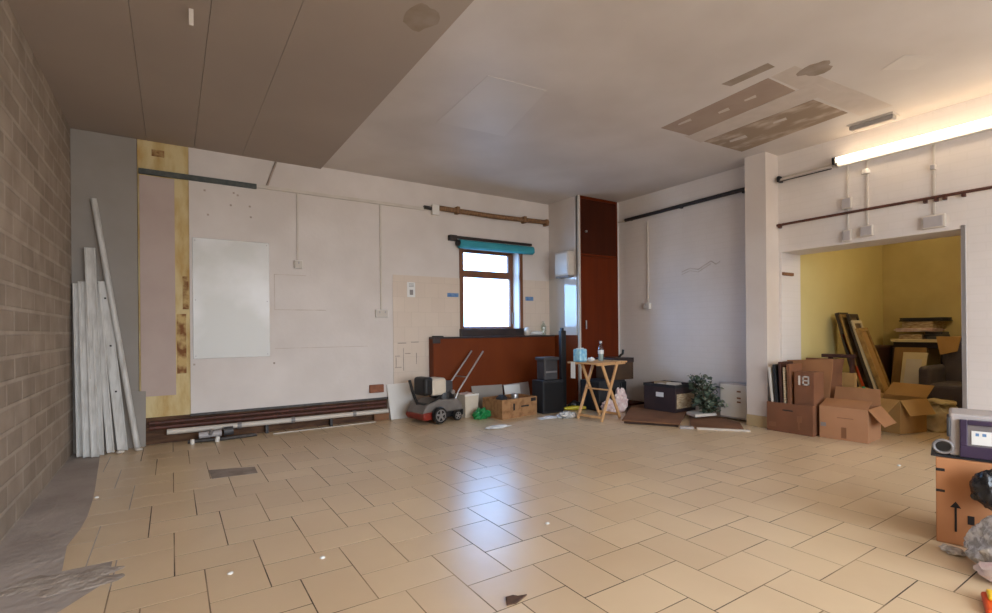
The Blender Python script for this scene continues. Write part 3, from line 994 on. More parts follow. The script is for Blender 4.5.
bottle('bottle', 'clear bottle standing on the counter right of the window', (4.90, 6.14, 1.0605), 0.04, 0.22, M['clear'], M['off'])
o = MB().lathe([(0.04, 0), (0.055, 0.02), (0.055, 0.09), (0.035, 0.12), (0.01, 0.13)], 16).build('jar', M['off'], smooth=True)
o.location = (4.57, 6.125, 1.0605)
tag(o, 'squat white jar on the counter below the right side of the window', 'jar')
o = MB().blob((0, 0, 0.03), (0.12, 0.055, 0.035), 5, 0.25, 2, 3, flat=0.0).build('crumpled_cloth', M['paper'], smooth=True)
o.location = (4.75, 6.13, 1.0605)
tag(o, 'crumpled white cloth on the counter between jar and bottle', 'cloth')

# ------------------------------------------------------------------ LAWN MOWER
lm = thing('lawn_mower', 'red and grey lawn mower with folded thin handles in front of the counter', 'lawn mower', (2.83, 5.756, 0), PI + 0.20)
# local +x = forward (image left), +y = towards the camera
dk = MB()
prof = [(-0.30, 0.12), (-0.30, 0.20), (-0.22, 0.27), (0.08, 0.29), (0.26, 0.24), (0.33, 0.15), (0.33, 0.12)]
Mx = Matrix(((1, 0, 0, 0), (0, 0, -1, 0), (0, 1, 0, 0), (0, 0, 0, 1)))
dk.m = Mx
dk.prism(prof, -0.17, 0.19)
dk.build('deck', M['mower_grey'], lm, bevel=0.03, seg=3)
fr = MB()
fr.m = Mx
fr.prism([(0.05, 0.05), (0.05, 0.145), (0.325, 0.145), (0.345, 0.10), (0.315, 0.05)], -0.19, 0.2)
fr.build('front_skirt', M['red'], lm, bevel=0.02, seg=3)
ba = MB()
ba.m = Mx
ba.prism([(-0.32, 0.05), (-0.32, 0.13), (0.05, 0.13), (0.05, 0.05)], -0.16, 0.17)
ba.build('rear_skirt', M['black'], lm, bevel=0.01)
MB().tube([(-0.10, 0.0, 0.28), (-0.10, 0.0, 0.36)], 0.15, 20).build('engine_base', M['black'], lm, smooth=True)
en = MB()
en.box(-0.08, 0.16, -0.12, 0.13, 0.33, 0.55)
en.build('engine_cover', M['bucket'], lm, bevel=0.045, seg=4)
en2 = MB()
en2.box(0.13, 0.27, -0.125, 0.125, 0.34, 0.57)
en2.build('air_filter', M['black'], lm, bevel=0.04, seg=3)
MB().box(-0.2, -0.07, -0.09, 0.1, 0.33, 0.5).build('exhaust_guard', M['dkgrey'], lm, bevel=0.02)
MB().tube([(-0.16, 0.11, 0.36), (-0.16, 0.15, 0.36)], 0.03, 12).build('fuel_cap', M['silver'], lm, smooth=True)


def wheel(cx, cy, r, w):
    wr = MB()
    wr.m = Matrix.Translation((cx, cy, r)) @ Matrix.Rotation(PI / 2, 4, 'X')
    wr.lathe([(r * 0.62, -w / 2), (r * 0.93, -w / 2), (r, -w / 4), (r, w / 4), (r * 0.93, w / 2), (r * 0.62, w / 2), (r * 0.60, w * 0.3), (r * 0.60, -w * 0.3)], 28)
    o = wr.build('wheel', M['black'], lm, smooth=True)
    hb_ = MB()
    hb_.m = Matrix.Translation((cx, cy, r)) @ Matrix.Rotation(PI / 2, 4, 'X')
    hb_.lathe([(r * 0.24, -w * 0.58), (r * 0.24, w * 0.58)], 14)
    for k in range(5):
        an = 2 * PI * k / 5 + 0.3
        p = Vector((math.cos(an), math.sin(an), 0))
        hb_.bar(p * r * 0.2, p * r * 0.66, r * 0.24, w * 1.08, up=(0, 0, 1))
    for sg in (-1, 1):
        hb_.tube([(r * 0.66 * math.cos(2 * PI * k / 20), r * 0.66 * math.sin(2 * PI * k / 20), sg * w * 0.5) for k in range(21)], r * 0.06, 6, False)
    hb_.build('hub', M['silver'], o)


wheel(0.13, 0.235, 0.105, 0.055)
wheel(0.13, -0.235, 0.105, 0.055)
wheel(-0.18, 0.20, 0.065, 0.045)
wheel(-0.18, -0.20, 0.065, 0.045)
for s_ in (1, -1):
    y = 0.13 * s_
    MB().tube([(-0.20, y, 0.25), (-0.26, y, 0.36), (-0.72, y * 0.9, 0.86)], 0.012, 8).build('handle_rail', M['silver'], lm, smooth=True)
MB().tube([(-0.42, 0.125, 0.53), (-0.42, -0.125, 0.53)], 0.008, 8).build('cross_bar', M['silver'], lm, smooth=True)
MB().tube([(0.33, 0.05, 0.25), (0.40, 0.06, 0.40), (0.45, 0.06, 0.55)], 0.018, 8).build('lever', M['black'], lm, smooth=True)
MB().tube([(0.33, 0.05, 0.26), (0.22, 0.14, 0.235), (0.05, 0.15, 0.32)], 0.015, 8).build('hose', M['black'], lm, smooth=True)

# ------------------------------------------------------------------ THINGS ALONG THE COUNTER FOOT
bk = thing('plastic_tub', 'cream square plastic tub between the lawn mower and the green bag', 'tub', (3.30, 5.80, 0), 0.15)
tb_ = MB()
a, b, h = 0.105, 0.118, 0.30
lo4 = [(-a, -a, 0), (a, -a, 0), (a, a, 0), (-a, a, 0)]
tb_.slab(lo4, (0, 0, 0.01))
for i in range(4):
    j = (i + 1) % 4
    p, q = Vector(lo4[i]), Vector(lo4[j])
    P, Q = p * (b / a) + Vector((0, 0, h)), q * (b / a) + Vector((0, 0, h))
    n = Vector((-(p + q).x, -(p + q).y, 0)).normalized() * 0.008
    tb_.slab([p, q, Q, P], n)
tb_.build('body', M['bucket'], bk)
MB().box(-0.120, 0.120, -0.121, -0.110, 0.28, 0.305).build('rim', M['white'], bk, bevel=0.003)
MB().blob((0, 0, 0.27), (0.10, 0.10, 0.05), 3, 0.3, 2, 3).build('contents', M['pinkrag'], bk, smooth=True)

o = MB().blob((0, 0, 0.05), (0.12, 0.08, 0.075), 9, 0.45, 2.2, 4, flat=0.0).build('plastic_bag', M['green'], smooth=True)
o.location = (3.37, 5.52, 0)
tag(o, 'crumpled green plastic bag on the floor beside the cream tub', 'bag')

leaning('grey_sheet', 'left grey panel leaning on the counter front behind the printed carton', 'panel',
        (3.54, 5.98, 0.0), (4.04, 5.98, 0.0), (4.05, 6.062, 0.35), (3.53, 6.062, 0.36), -0.010, M['greyboard'])
leaning('grey_sheet', 'right grey panel leaning on the counter front beside the black cabinet', 'panel',
        (4.08, 5.98, 0.0), (4.53, 5.98, 0.0), (4.53, 6.062, 0.36), (4.07, 6.062, 0.34), -0.010, M['lightgrey'])
leaning('paper_sheet', 'white paper sheet tucked upright behind the printed carton', 'paper',
        (4.05, 5.94, 0.0), (4.33, 5.94, 0.0), (4.33, 6.012, 0.34), (4.05, 6.012, 0.34), -0.003, M['paper'], 0)


def carton(name, label, loc, rz, w, d, h, m, m_in, flaps=(), t=0.006):
    """open cardboard box; flaps = list of (side, length, angle outwards from upright in degrees)"""
    T = thing(name, label, 'box', loc, rz)
    bd = MB()
    bd.box(-w / 2, w / 2, -d / 2, d / 2, 0, t)
    bd.box(-w / 2, w / 2, -d / 2, -d / 2 + t, t, h)
    bd.box(-w / 2, w / 2, d / 2 - t, d / 2, t, h)
    bd.box(-w / 2, -w / 2 + t, -d / 2 + t, d / 2 - t, t, h)
    bd.box(w / 2 - t, w / 2, -d / 2 + t, d / 2 - t, t, h)
    bd.build('body', m, T)
    for side, ln_, an in flaps:
        an = math.radians(an)
        up = Vector((0, 0, math.cos(an))) * ln_
        if side == 'front':
            p, q, n = (-w / 2, -d / 2, h), (w / 2, -d / 2, h), Vector((0, -1, 0))
        elif side == 'back':
            p, q, n = (w / 2, d / 2, h), (-w / 2, d / 2, h), Vector((0, 1, 0))
        elif side == 'left':
            p, q, n = (-w / 2, d / 2, h), (-w / 2, -d / 2, h), Vector((-1, 0, 0))
        else:
            p, q, n = (w / 2, -d / 2, h), (w / 2, d / 2, h), Vector((1, 0, 0))
        v = up + n * math.sin(an) * ln_
        e = (Vector(q) - Vector(p)).normalized() * 0.01
        p, q = Vector(p), Vector(q)
        th = v.cross(q - p).normalized() * 0.004
        MB().slab([p, q, q + v - e, p + v + e], th).build('flap', m_in, T)
    return T


c = carton('printed_carton', 'printed brown fruit carton at the foot of the counter', (3.804, 5.506, 0), 0.12, 0.62, 0.40, 0.25, M['fruit_print'], M['card_in'])
MB().box(-0.12, -0.09, -0.2015, -0.2, 0.10, 0.19).build('print_mark', M['ink'], c)
MB().box(0.02, 0.16, -0.2015, -0.2, 0.13, 0.15).build('print_mark', M['ink'], c)
MB().box(0.2, 0.29, -0.2015, -0.2, 0.19, 0.235).build('hand_hole', M['ink'], c)
MB().box(-0.302, 0.302, -0.192, 0.192, 0.20, 0.205).build('inner_tray', M['card_in'], c)
o = MB().blob((0, 0, 0.03), (0.08, 0.06, 0.055), 2, 0.3, 2, 3, flat=0).build('dark_cloth', M['soft_black'], smooth=True)
o.location = (3.64, 5.46, 0.2055)
tag(o, 'dark lump of cloth lying in the printed carton', 'cloth')
o = MB().lathe([(0.0, 0), (0.045, 0.006), (0.05, 0.07), (0.045, 0.08)], 16).build('tin', M['silver'], smooth=True)
o.location = (3.88, 5.50, 0.2055)
tag(o, 'shiny metal tin showing above the printed carton', 'tin')

o = MB().blob((0, 0, 0.012), (0.16, 0.07, 0.018), 4, 0.35, 1.6, 4, flat=0.0).build('crumpled_paper', M['paper'], smooth=True)
o.location = (3.19, 4.88, 0)
tag(o, 'crumpled white paper on the tiles in front of the counter', 'paper')
o = MB().blob((0, 0, 0.008), (0.15, 0.08, 0.012), 8, 0.5, 2.0, 4, flat=0.0).build('crumpled_paper', M['paper'], smooth=True)
o.location = (4.08, 5.02, 0)
tag(o, 'flat torn white paper on the floor before the black cabinet', 'paper')

bc = thing('black_cabinet', 'black floor cabinet against the counter beside the folding table', 'cabinet', (4.36, 5.42, 0), -0.02)
MB().box(-0.15, 0.21, -0.12, 0.13, 0.0, 0.45).build('body', M['soft_black'], bc, bevel=0.008)
MB().box(-0.135, 0.195, -0.128, -0.12, 0.03, 0.42).build('door', M['black'], bc, bevel=0.004)
gc = thing('storage_crate', 'dark grey plastic crate standing on the black cabinet', 'crate', (4.39, 5.43, 0.4505), 0.0)
MB().box(-0.12, 0.12, -0.09, 0.09, 0.0, 0.30).build('body', M['dkgrey'], gc, bevel=0.02, seg=3)
MB().box(-0.135, 0.135, -0.105, 0.105, 0.27, 0.315).build('lid', M['dkgrey'], gc, bevel=0.008)
MB().box(-0.10, 0.10, -0.097, -0.09, 0.10, 0.125).build('rib', M['grey'], gc, bevel=0.003)
po = thing('black_post', 'upright black post right of the grey crate', 'post', (4.69, 5.45, 0))
MB().box(-0.045, 0.045, -0.03, 0.03, 0.0, 1.13).build('post', M['black'], po, bevel=0.006)
MB().box(-0.025, 0.01, -0.02, 0.02, 1.13, 1.17).build('tip', M['black'], po, bevel=0.004)
yp = thing('yellow_tool', 'yellow and black hand tool on the floor behind the folding table', 'tool', (4.78, 5.30, 0), -0.35)
MB().tube([(-0.16, 0, 0.03), (0.0, 0.01, 0.035), (0.16, -0.02, 0.03)], [0.02, 0.032, 0.022], 10).build('handle', M['yel_plastic'], yp, smooth=True)
MB().blob((0.02, 0.07, 0.06), (0.10, 0.06, 0.06), 6, 0.3, 2, 3, flat=0.0).build('body', M['black'], yp, smooth=True)

# ------------------------------------------------------------------ FOLDING TABLE WITH BOTTLE AND PACK
ft = thing('folding_table', 'small pine folding table with crossed legs before the cupboard', 'table', (4.60, 4.64, 0), 0.14)
ts = MB()
for k in range(5):
    x0 = -0.345 + k * 0.130
    ts.box(x0, x0 + 0.120, -0.23, 0.23, 0.715, 0.735)
top = ts.build('tabletop', M['pine'], ft, bevel=0.004)
MB().box(-0.29, 0.29, -0.205, -0.175, 0.695, 0.7145).build('rail', M['pine'], ft, bevel=0.003)
MB().box(-0.29, 0.29, 0.175, 0.205, 0.695, 0.7145).build('rail', M['pine'], ft, bevel=0.003)
for y in (-0.19, 0.19):
    yy = y * 0.98
    MB().bar((-0.20, yy, 0.0), (0.13, yy, 0.70), 0.022, 0.036, up=(1, 0, 0)).build('leg', M['pine'], ft, bevel=0.003)
    MB().bar((0.22, yy * 0.86, 0.0), (-0.14, yy * 0.86, 0.70), 0.022, 0.036, up=(1, 0, 0)).build('leg', M['pine'], ft, bevel=0.003)
MB().bar((-0.185, -0.185, 0.05), (-0.185, 0.185, 0.05), 0.02, 0.03).build('stretcher', M['pine'], ft, bevel=0.003)
MB().bar((0.205, -0.16, 0.05), (0.205, 0.16, 0.05), 0.02, 0.03).build('stretcher', M['pine'], ft, bevel=0.003)
MB().bar((-0.03, -0.19, 0.38), (-0.03, 0.19, 0.38), 0.018, 0.018).build('pivot_rod', M['pine'], ft, bevel=0.003)

bt = bottle('water_bottle', 'clear plastic water bottle standing on the folding table', (4.66, 4.66, 0.7355), 0.036, 0.255, M['clear'], M['white'])
MB().lathe([(0.030, 0.004), (0.032, 0.09)], 14).build('water', M['water'], bt, smooth=True)
MB().lathe([(0.0368, 0.09), (0.0368, 0.14)], 16).build('label_band', M['paper'], bt, smooth=True)
kp = thing('tissue_pack', 'blue printed tissue pack on the left end of the folding table', 'pack', (4.335, 4.70, 0.7355), 0.2)
MB().box(-0.075, 0.075, -0.06, 0.06, 0.0, 0.165).build('pack', M['bluepack'], kp, bevel=0.02, seg=3)
MB().box(-0.07, 0.07, -0.01, 0.01, 0.163, 0.175).build('seal', M['paper'], kp, bevel=0.003)
o = MB().blob((0, 0, 0.022), (0.05, 0.04, 0.03), 3, 0.4, 2, 3, flat=0.0).build('tissue', M['paper'], smooth=True)
o.location = (4.505, 4.68, 0.7355)
tag(o, 'crumpled white tissue on the folding table beside the blue pack', 'tissue')
o = MB().box(-0.350, -0.346, 0.10, 0.17, 0.53, 0.735).build('hanging_paper', M['paper'])
o.location = (4.60, 4.64, 0)
o.rotation_euler = (0, 0, 0.14)
tag(o, 'strip of white paper hanging from the left edge of the folding table', 'paper')
o = MB().blob((0, 0, 0.03), (0.14, 0.09, 0.045), 12, 0.45, 2.2, 4, flat=0.0).build('plastic_wrap', M['bagclear'], smooth=True)
o.location = (4.30, 4.93, 0)
tag(o, 'crumpled clear plastic wrap on the floor left of the folding table', 'plastic wrap')

# stack behind the table
bs = thing('travel_box', 'black travel box on the floor behind the folding table', 'box', (5.22, 5.18, 0), -0.05)
MB().box(-0.26, 0.24, -0.2, 0.2, 0.0, 0.42).build('body', M['soft_black'], bs, bevel=0.01)
MB().box(0.13, 0.24, -0.225, -0.2, 0.05, 0.40).build('side_pocket', M['black'], bs, bevel=0.01)
vc = thing('brown_case', 'brown vinyl case on top of the black travel box behind the table', 'case', (5.38, 5.15, 0.4205), -0.08)
MB().box(-0.14, 0.24, -0.18, 0.2, 0.0, 0.30).build('body', M['olive'], vc, bevel=0.01)
MB().box(-0.145, 0.245, -0.185, 0.205, 0.24, 0.31).build('lid', M['wood_dark'], vc, bevel=0.006)
MB().tube([(0.12, 0.0, 0.305), (0.16, 0.0, 0.34), (0.20, 0.0, 0.36), (0.21, 0.0, 0.42)], 0.018, 8).build('handle', M['black'], vc, smooth=True)
for i, (x, y, z, r, lb) in enumerate(((4.98, 4.82, 0.0, 0.11, 'pink cloth bundle on the floor behind the table legs'),
                                      (5.21, 4.86, 0.0, 0.12, 'white and pink cloth bundle piled against the black travel box'))):
    bb_ = MB()
    if i:
        bb_.blob((0, 0, 0.13), (0.11, 0.08, 0.17), 21, 0.4, 2, 4, flat=0.0)
    else:
        bb_.blob((0, 0, 0.08), (0.12, 0.09, 0.10), 17, 0.4, 2, 4, flat=0.0)
    o = bb_.build('cloth_bundle', M['pinkrag'], smooth=True)
    o.location = (x, y, z)
    tag(o, lb, 'cloth')

# ------------------------------------------------------------------ DEBRIS ALONG THE RIGHT WALL
o = MB().slab([(4.60, 4.22, 0.0), (4.93, 3.70, 0.0), (5.72, 4.16, 0.0), (5.90, 5.0, 0.0), (5.52, 5.0, 0.0)], (0, 0, 0.03)).build('underlay_sheet', M['hardboard_edge'])
tag(o, 'dark old underlay sheet under the brown hardboard by the right wall', 'underlay')
o = MB().slab([(4.56, 4.22, 0.031), (4.91, 3.66, 0.031), (5.80, 4.20, 0.031), (5.92, 4.95, 0.031), (5.50, 4.9, 0.031)], (0, 0, 0.014)).build('hardboard_sheet', M['hardboard'])
tag(o, 'brown hardboard sheet on the floor under the dark open box', 'board')
o = MB().slab([(4.97, 3.56, 0.0), (5.32, 3.13, 0.0), (5.66, 3.38, 0.0), (5.80, 3.74, 0.0), (5.70, 4.10, 0.0)], (0, 0, 0.02)).build('hardboard_sheet', M['hardboard'])
tag(o, 'brown hardboard sheet on the floor beside the column foot', 'board')
o = MB().slab([(4.98, 3.48, 0.0), (5.33, 3.06, 0.0), (5.36, 3.09, 0.0), (5.01, 3.51, 0.0)], (0, 0, 0.018)).build('white_strip', M['off'])
tag(o, 'thin white timber strip on the floor in front of the hardboard', 'strip')
o = MB().slab([(4.86, 3.62, 0.0), (4.95, 3.50, 0.0), (5.0, 3.55, 0.0), (4.93, 3.66, 0.0)], (0, 0, 0.025)).build('tile_offcut', M['lightgrey'])
tag(o, 'grey tile offcut at the front corner of the hardboard', 'tile')
o = MB().slab([(5.62, 5.02, 0.0), (5.93, 5.02, 0.0), (5.93, 5.45, 0.0), (5.66, 5.40, 0.0)], (0, 0, 0.05)).build('wood_scrap', M['mahog_dark'])
tag(o, 'dark wooden scraps on the floor in the corner by the cupboard', 'scrap wood')

zb = 0.046
db = thing('open_crate', 'dark maroon open box with papers by the right wall', 'box', (5.47, 4.14, zb), 0.03)
# local x to the right wall, y along the wall
wB, dB, hB, tB = 0.44, 0.50, 0.36, 0.012
bd = MB()
bd.box(0, wB, 0, dB, 0, tB)
bd.box(0, tB, 0, dB, tB, hB)
bd.box(wB - tB, wB, 0, dB, tB, hB)
bd.box(tB, wB - tB, dB - tB, dB, tB, hB)
bd.box(tB, wB - tB, 0, tB, tB, hB)
bd.build('body', M['boxdark'], db, bevel=0.003)
MB().box(-0.002, 0.0, 0.18, 0.30, 0.19, 0.25).build('white_label', M['paper'], db)
MB().box(0.03, 0.41, -0.003, 0.0, 0.05, 0.24).build('paper_panel', M['paperstack'], db)
rm = MB()
rm.box(-0.006, 0.012, -0.006, dB + 0.006, hB - 0.04, hB)
rm.box(-0.006, wB + 0.006, -0.008, 0.012, hB - 0.04, hB)
rm.build('rim', M['soft_black'], db, bevel=0.003)
MB().box(tB, wB - tB, tB, dB - tB, hB - 0.08, hB - 0.06).build('filling', M['dkgrey'], db)
for i, (x, y, w, d, rz, m, lb) in enumerate(((5.64, 4.29, 0.15, 0.18, 0.2, 'off', 'crumpled pale paper on top of the dark open box, nearest corner'),
                                             (5.66, 4.49, 0.14, 0.18, -0.2, 'paperstack', 'brownish paper on top of the dark open box, far end'))):
    t = thing('paper_bundle', lb, 'paper', (x, y, zb + hB - 0.06 + 0.0005), rz)
    pl = MB()
    for k in range(4):
        R3 = Matrix.Rotation(0.12 * k, 3, 'Z')
        pl.box(-w / 2, w / 2, -d / 2, d / 2, k * 0.018, k * 0.018 + 0.017, R3)
    pl.build('sheets', M[m], t, bevel=0.003)
o = MB().box(5.482, 5.56, 4.36, 4.44, zb + hB + 0.0005, zb + hB + 0.005).build('paper_scrap', M['off'])
tag(o, 'pale scrap of paper hanging over the left rim of the dark open box', 'paper')
o = MB().slab([(5.40, 3.80, 0.0205), (5.72, 3.72, 0.0205), (5.74, 3.92, 0.0205), (5.50, 4.0, 0.0205)], (0, 0, 0.035)).build('paper_pad', M['off'], bevel=0.004)
o.location.z = 0.026
tag(o, 'pale pad of papers on the floor in front of the dark open box', 'paper')

wb_ = thing('white_carton', 'white flat carton standing against the right wall beside the column', 'box', (5.84, 3.33, 0.0205))
MB().box(0, 0.10, 0, 0.43, 0, 0.44).build('body', M['lightgrey'], wb_, bevel=0.006)
MB().box(-0.004, 0.0, 0.02, 0.41, 0.02, 0.42).build('front_face', M['white'], wb_, bevel=0.002)
for z in (0.33, 0.25, 0.20):
    MB().box(-0.0055, -0.004, 0.14, 0.19, z, z + 0.02).build('brown_mark', M['tape'], wb_)

iv = thing('trailing_plant', 'dark green trailing plant heaped beside the dark open box', 'plant', (5.62, 3.80, 0.03))
rv_ = random.Random(5)
stm = MB()
lf = MB()
lp = MB()
for k in range(54):
    an = rv_.uniform(0, 2 * PI)
    r1 = rv_.uniform(0.02, 0.17)
    hgt = rv_.uniform(0.10, 0.52)
    p0 = Vector((0.02, 0.0, 0.05))
    p2 = Vector((r1 * math.cos(an) * 1.1 + (0.52 - hgt) * 0.10, r1 * math.sin(an) * 1.3 - (0.52 - hgt) * 0.12 + 0.06, hgt))
    p1 = (p0 + p2) / 2 + Vector((rv_.uniform(-.05, .05), rv_.uniform(-.05, .05), 0.06))
    stm.tube([p0, p1, p2], 0.004, 5)
    for q in range(13):
        s_ = rv_.random() ** 0.7
        c_ = (p0.lerp(p1, s_ * 2) if s_ < .5 else p1.lerp(p2, s_ * 2 - 1)) + Vector((rv_.uniform(-.055, .055), rv_.uniform(-.055, .055), rv_.uniform(-.03, .04)))
        sz = rv_.uniform(0.018, 0.038)
        Rm = Euler((rv_.uniform(-1, 1), rv_.uniform(-1, 1), rv_.uniform(0, 6.3))).to_matrix()
        sh = [(-0.15, -1, 0), (-.75, -.35, .1), (-.6, .35, .08), (0, 1.1, -.1), (.6, .35, .08), (.75, -.35, .1), (.15, -1, 0)]
        tgt = lp if (rv_.random() < 0.22) else lf
        tgt.quad([c_ + Rm @ (Vector(v) * sz) for v in sh])
for m_ in (stm.build('stems', M['stem'], iv), lf.build('leaves', M['leaf'], iv), lp.build('pale_leaves', M['leaf_pale'], iv)):
    pass

# ------------------------------------------------------------------ CARTONS IN THE OPENING
c1 = carton('low_carton', 'low brown carton holding upright folders beside the column', (5.80, 2.785, 0), -PI / 2 + 0.0, 0.48, 0.40, 0.32, M['card_dark'], M['card_in'])
MB().box(-0.07, 0.04, -0.2012, -0.2, 0.235, 0.25).build('hand_slot', M['ink'], c1)
for (x0, x1, z0, z1) in ((0.08, 0.13, 0.13, 0.20), (0.09, 0.11, 0.05, 0.13), (-0.22, -0.14, 0.05, 0.10)):
    MB().box(x0, x1, -0.2012, -0.2, z0, z1).build('stain', M['tape'], c1)


def upright(name, label, cat, x, y, rz, w, h, t, m, lean=0.0, z=0.0065, inset=None):
    """thin upright panel standing in a carton; its face is turned to -x before rotation"""
    T = thing(name, label, cat, (x, y, z), rz, 'folders standing in the low carton')
    b_ = MB()
    b_.m = Matrix.Rotation(lean, 4, 'X')
    b_.box(-t / 2, t / 2, -w / 2, w / 2, 0, h)
    b_.build('panel', M[m], T, bevel=0.002)
    if inset:
        b_ = MB()
        b_.m = Matrix.Rotation(lean, 4, 'X')
        b_.box(-t / 2 - 0.003, -t / 2, -w / 2 + 0.02, w / 2 - 0.02, 0.05, h - 0.03)
        b_.build('face', M[inset], T)
    return T


upright('folder', 'white edged folder leaning at the column end of the low carton', 'folder', 5.74, 2.945, 0.0, 0.02, 0.70, 0.26, 'off', -0.09)
upright('folder', 'dark folder second from the column in the low carton', 'folder', 5.76, 2.905, 0.0, 0.03, 0.73, 0.28, 'soft_black', -0.07)
upright('folder', 'maroon folder in the middle of the low carton', 'folder', 5.75, 2.862, 0.0, 0.025, 0.76, 0.27, 'maroon', -0.04)
upright('folder', 'pale brown folder between maroon folder and plain folder in the low carton', 'folder', 5.75, 2.83, 0.0, 0.015, 0.70, 0.26, 'paperstack', -0.03)
upright('folder', 'plain brown folder beside the tall lettered box in the low carton', 'folder', 5.76, 2.79, 0.0, 0.03, 0.74, 0.27, 'card_dark', -0.02)
tf = thing('tall_box', 'tall brown box with white lettering standing in the low carton', 'box', (5.76, 2.655, 0.0065), 0.0)
MB().box(-0.11, 0.11, -0.10, 0.10, 0, 0.66).build('body', M['card_dark'], tf, bevel=0.004)
lt = MB()
X_ = -0.1112
# strokes of the pale mark on its face: a bar and a boxed letter
for (ya, yb_, za, zb_) in ((0.035, 0.055, 0.52, 0.62), (-0.055, -0.04, 0.52, 0.62), (0.0, 0.015, 0.52, 0.62), (-0.055, 0.015, 0.605, 0.62), (-0.055, 0.015, 0.52, 0.535), (-0.055, 0.015, 0.565, 0.577)):
    lt.box(X_, -0.11, ya, yb_, za, zb_)
lt.build('white_lettering', M['off'], tf)
c4 = carton('tall_carton', 'tall open brown carton behind the low carton in the opening', (6.23, 2.80, 0), -PI / 2, 0.40, 0.36, 0.62, M['card_dark'], M['card_dark'],
            (('back', 0.16, 5), ('right', 0.17, 10)))
fl = leaning('cardboard_sheet', 'brown cardboard sheet standing behind the folders in the low carton', 'cardboard',
             (5.93, 3.0, 0.007), (5.93, 2.56, 0.007), (5.97, 2.50, 0.80), (5.97, 2.98, 0.77), 0.006, M['card_in'])
ba_ = thing('wooden_rack', 'maroon wooden rack showing above the tall carton', 'rack', (6.50, 2.72, 0.0))
MB().box(-0.03, 0.03, -0.22, 0.05, 0.0, 0.62).build('panel', M['card_yel'], ba_)
fr_ = MB()
fr_.box(-0.035, 0.035, -0.22, 0.12, 0.79, 0.83)
fr_.box(-0.035, 0.035, -0.20, -0.17, 0.62, 0.79)
fr_.box(-0.035, 0.035, 0.02, 0.05, 0.62, 0.79)
fr_.build('frame', M['maroon'], ba_, bevel=0.004)

c2 = carton('open_carton', 'wide open brown carton with a flap folded out in front of the opening', (5.875, 2.315, 0), -PI / 2 + 0.08, 0.42, 0.40, 0.33, M['card'], M['card_in'],
            (('back', 0.17, 12), ('right', 0.20, 140), ('front', 0.19, -70)))
MB().box(-0.015, 0.03, -0.2012, -0.2, 0.02, 0.13).build('tape', M['tape'], c2)
MB().box(-0.05, 0.09, -0.2012, -0.2, 0.22, 0.228).build('slit', M['tape'], c2)
MB().box(-0.2, -0.15, -0.2012, -0.2, 0.12, 0.16).build('print', M['grey'], c2)
c3 = carton('open_carton', 'brown carton with wide open flaps behind the front carton in the store', (6.72, 2.24, 0), -PI / 2 - 0.25, 0.44, 0.42, 0.36, M['card_yel'], M['card_yel'],
            (('front', 0.26, 125), ('back', 0.2, 50), ('left', 0.22, 75), ('right', 0.18, 150)))
o = MB().lathe([(0.03, 0), (0.035, 0.01), (0.035, 0.16), (0.015, 0.22), (0.015, 0.26)], 14).build('green_bottle', M['green'], smooth=True)
o.location = (6.33, 2.36, 0.0)
o.scale = (1, 1, 1.9)
tag(o, 'dark green bottle between the cartons in the store opening', 'bottle')

# ------------------------------------------------------------------ STORE ROOM CONTENTS
pf = [  # y bottom, thickness, height, frame, picture, label
    (2.66, 0.05, 1.32, 'darkframe', 'dkgrey', 'dark framed board nearest the yellow wall in the leaning stack'),
    (2.60, 0.03, 1.30, 'gilt', 'canvas', 'tall gilt framed picture second from the wall in the leaning stack'),
    (2.545, 0.025, 1.05, 'orange', 'canvas', 'short orange edged picture in the leaning stack'),
    (2.49, 0.035, 1.30, 'darkframe', 'canvas', 'dark framed picture in the middle of the leaning stack'),
    (2.43, 0.03, 1.22, 'cream_board', 'canvas', 'pale edged picture second from the front of the leaning stack'),
    (2.37, 0.045, 1.12, 'gilt', 'card_yel', 'wide gilt framed picture at the front of the leaning stack'),
]
yt = 3.03
for (yb_, th, hh, fm, cm_, lb) in pf:
    yt -= th + 0.012
    lean = math.atan2(yt - yb_, hh)
    T = thing('framed_picture', lb, 'picture', (7.25, yb_, 0.0), 0.0, 'framed pictures leaning in the store')
    Mr = Matrix.Rotation(-lean, 4, 'X')
    b_ = MB(Mr)
    w_ = 0.13
    L_ = hh / math.cos(lean)
    b_.box(-w_, -w_ + 0.04, -th, 0, 0, L_)
    b_.box(w_ - 0.04, w_, -th, 0, 0, L_)
    b_.box(-w_ + 0.04, w_ - 0.04, -th, 0, 0, 0.04)
    b_.box(-w_ + 0.04, w_ - 0.04, -th, 0, L_ - 0.04, L_)
    b_.build('frame', M[fm], T, bevel=0.002)
    b_ = MB(Mr)
    b_.box(-w_ + 0.04, w_ - 0.04, -th * 0.6, -th * 0.2, 0.04, L_ - 0.04)
    b_.build('picture', M[cm_], T)

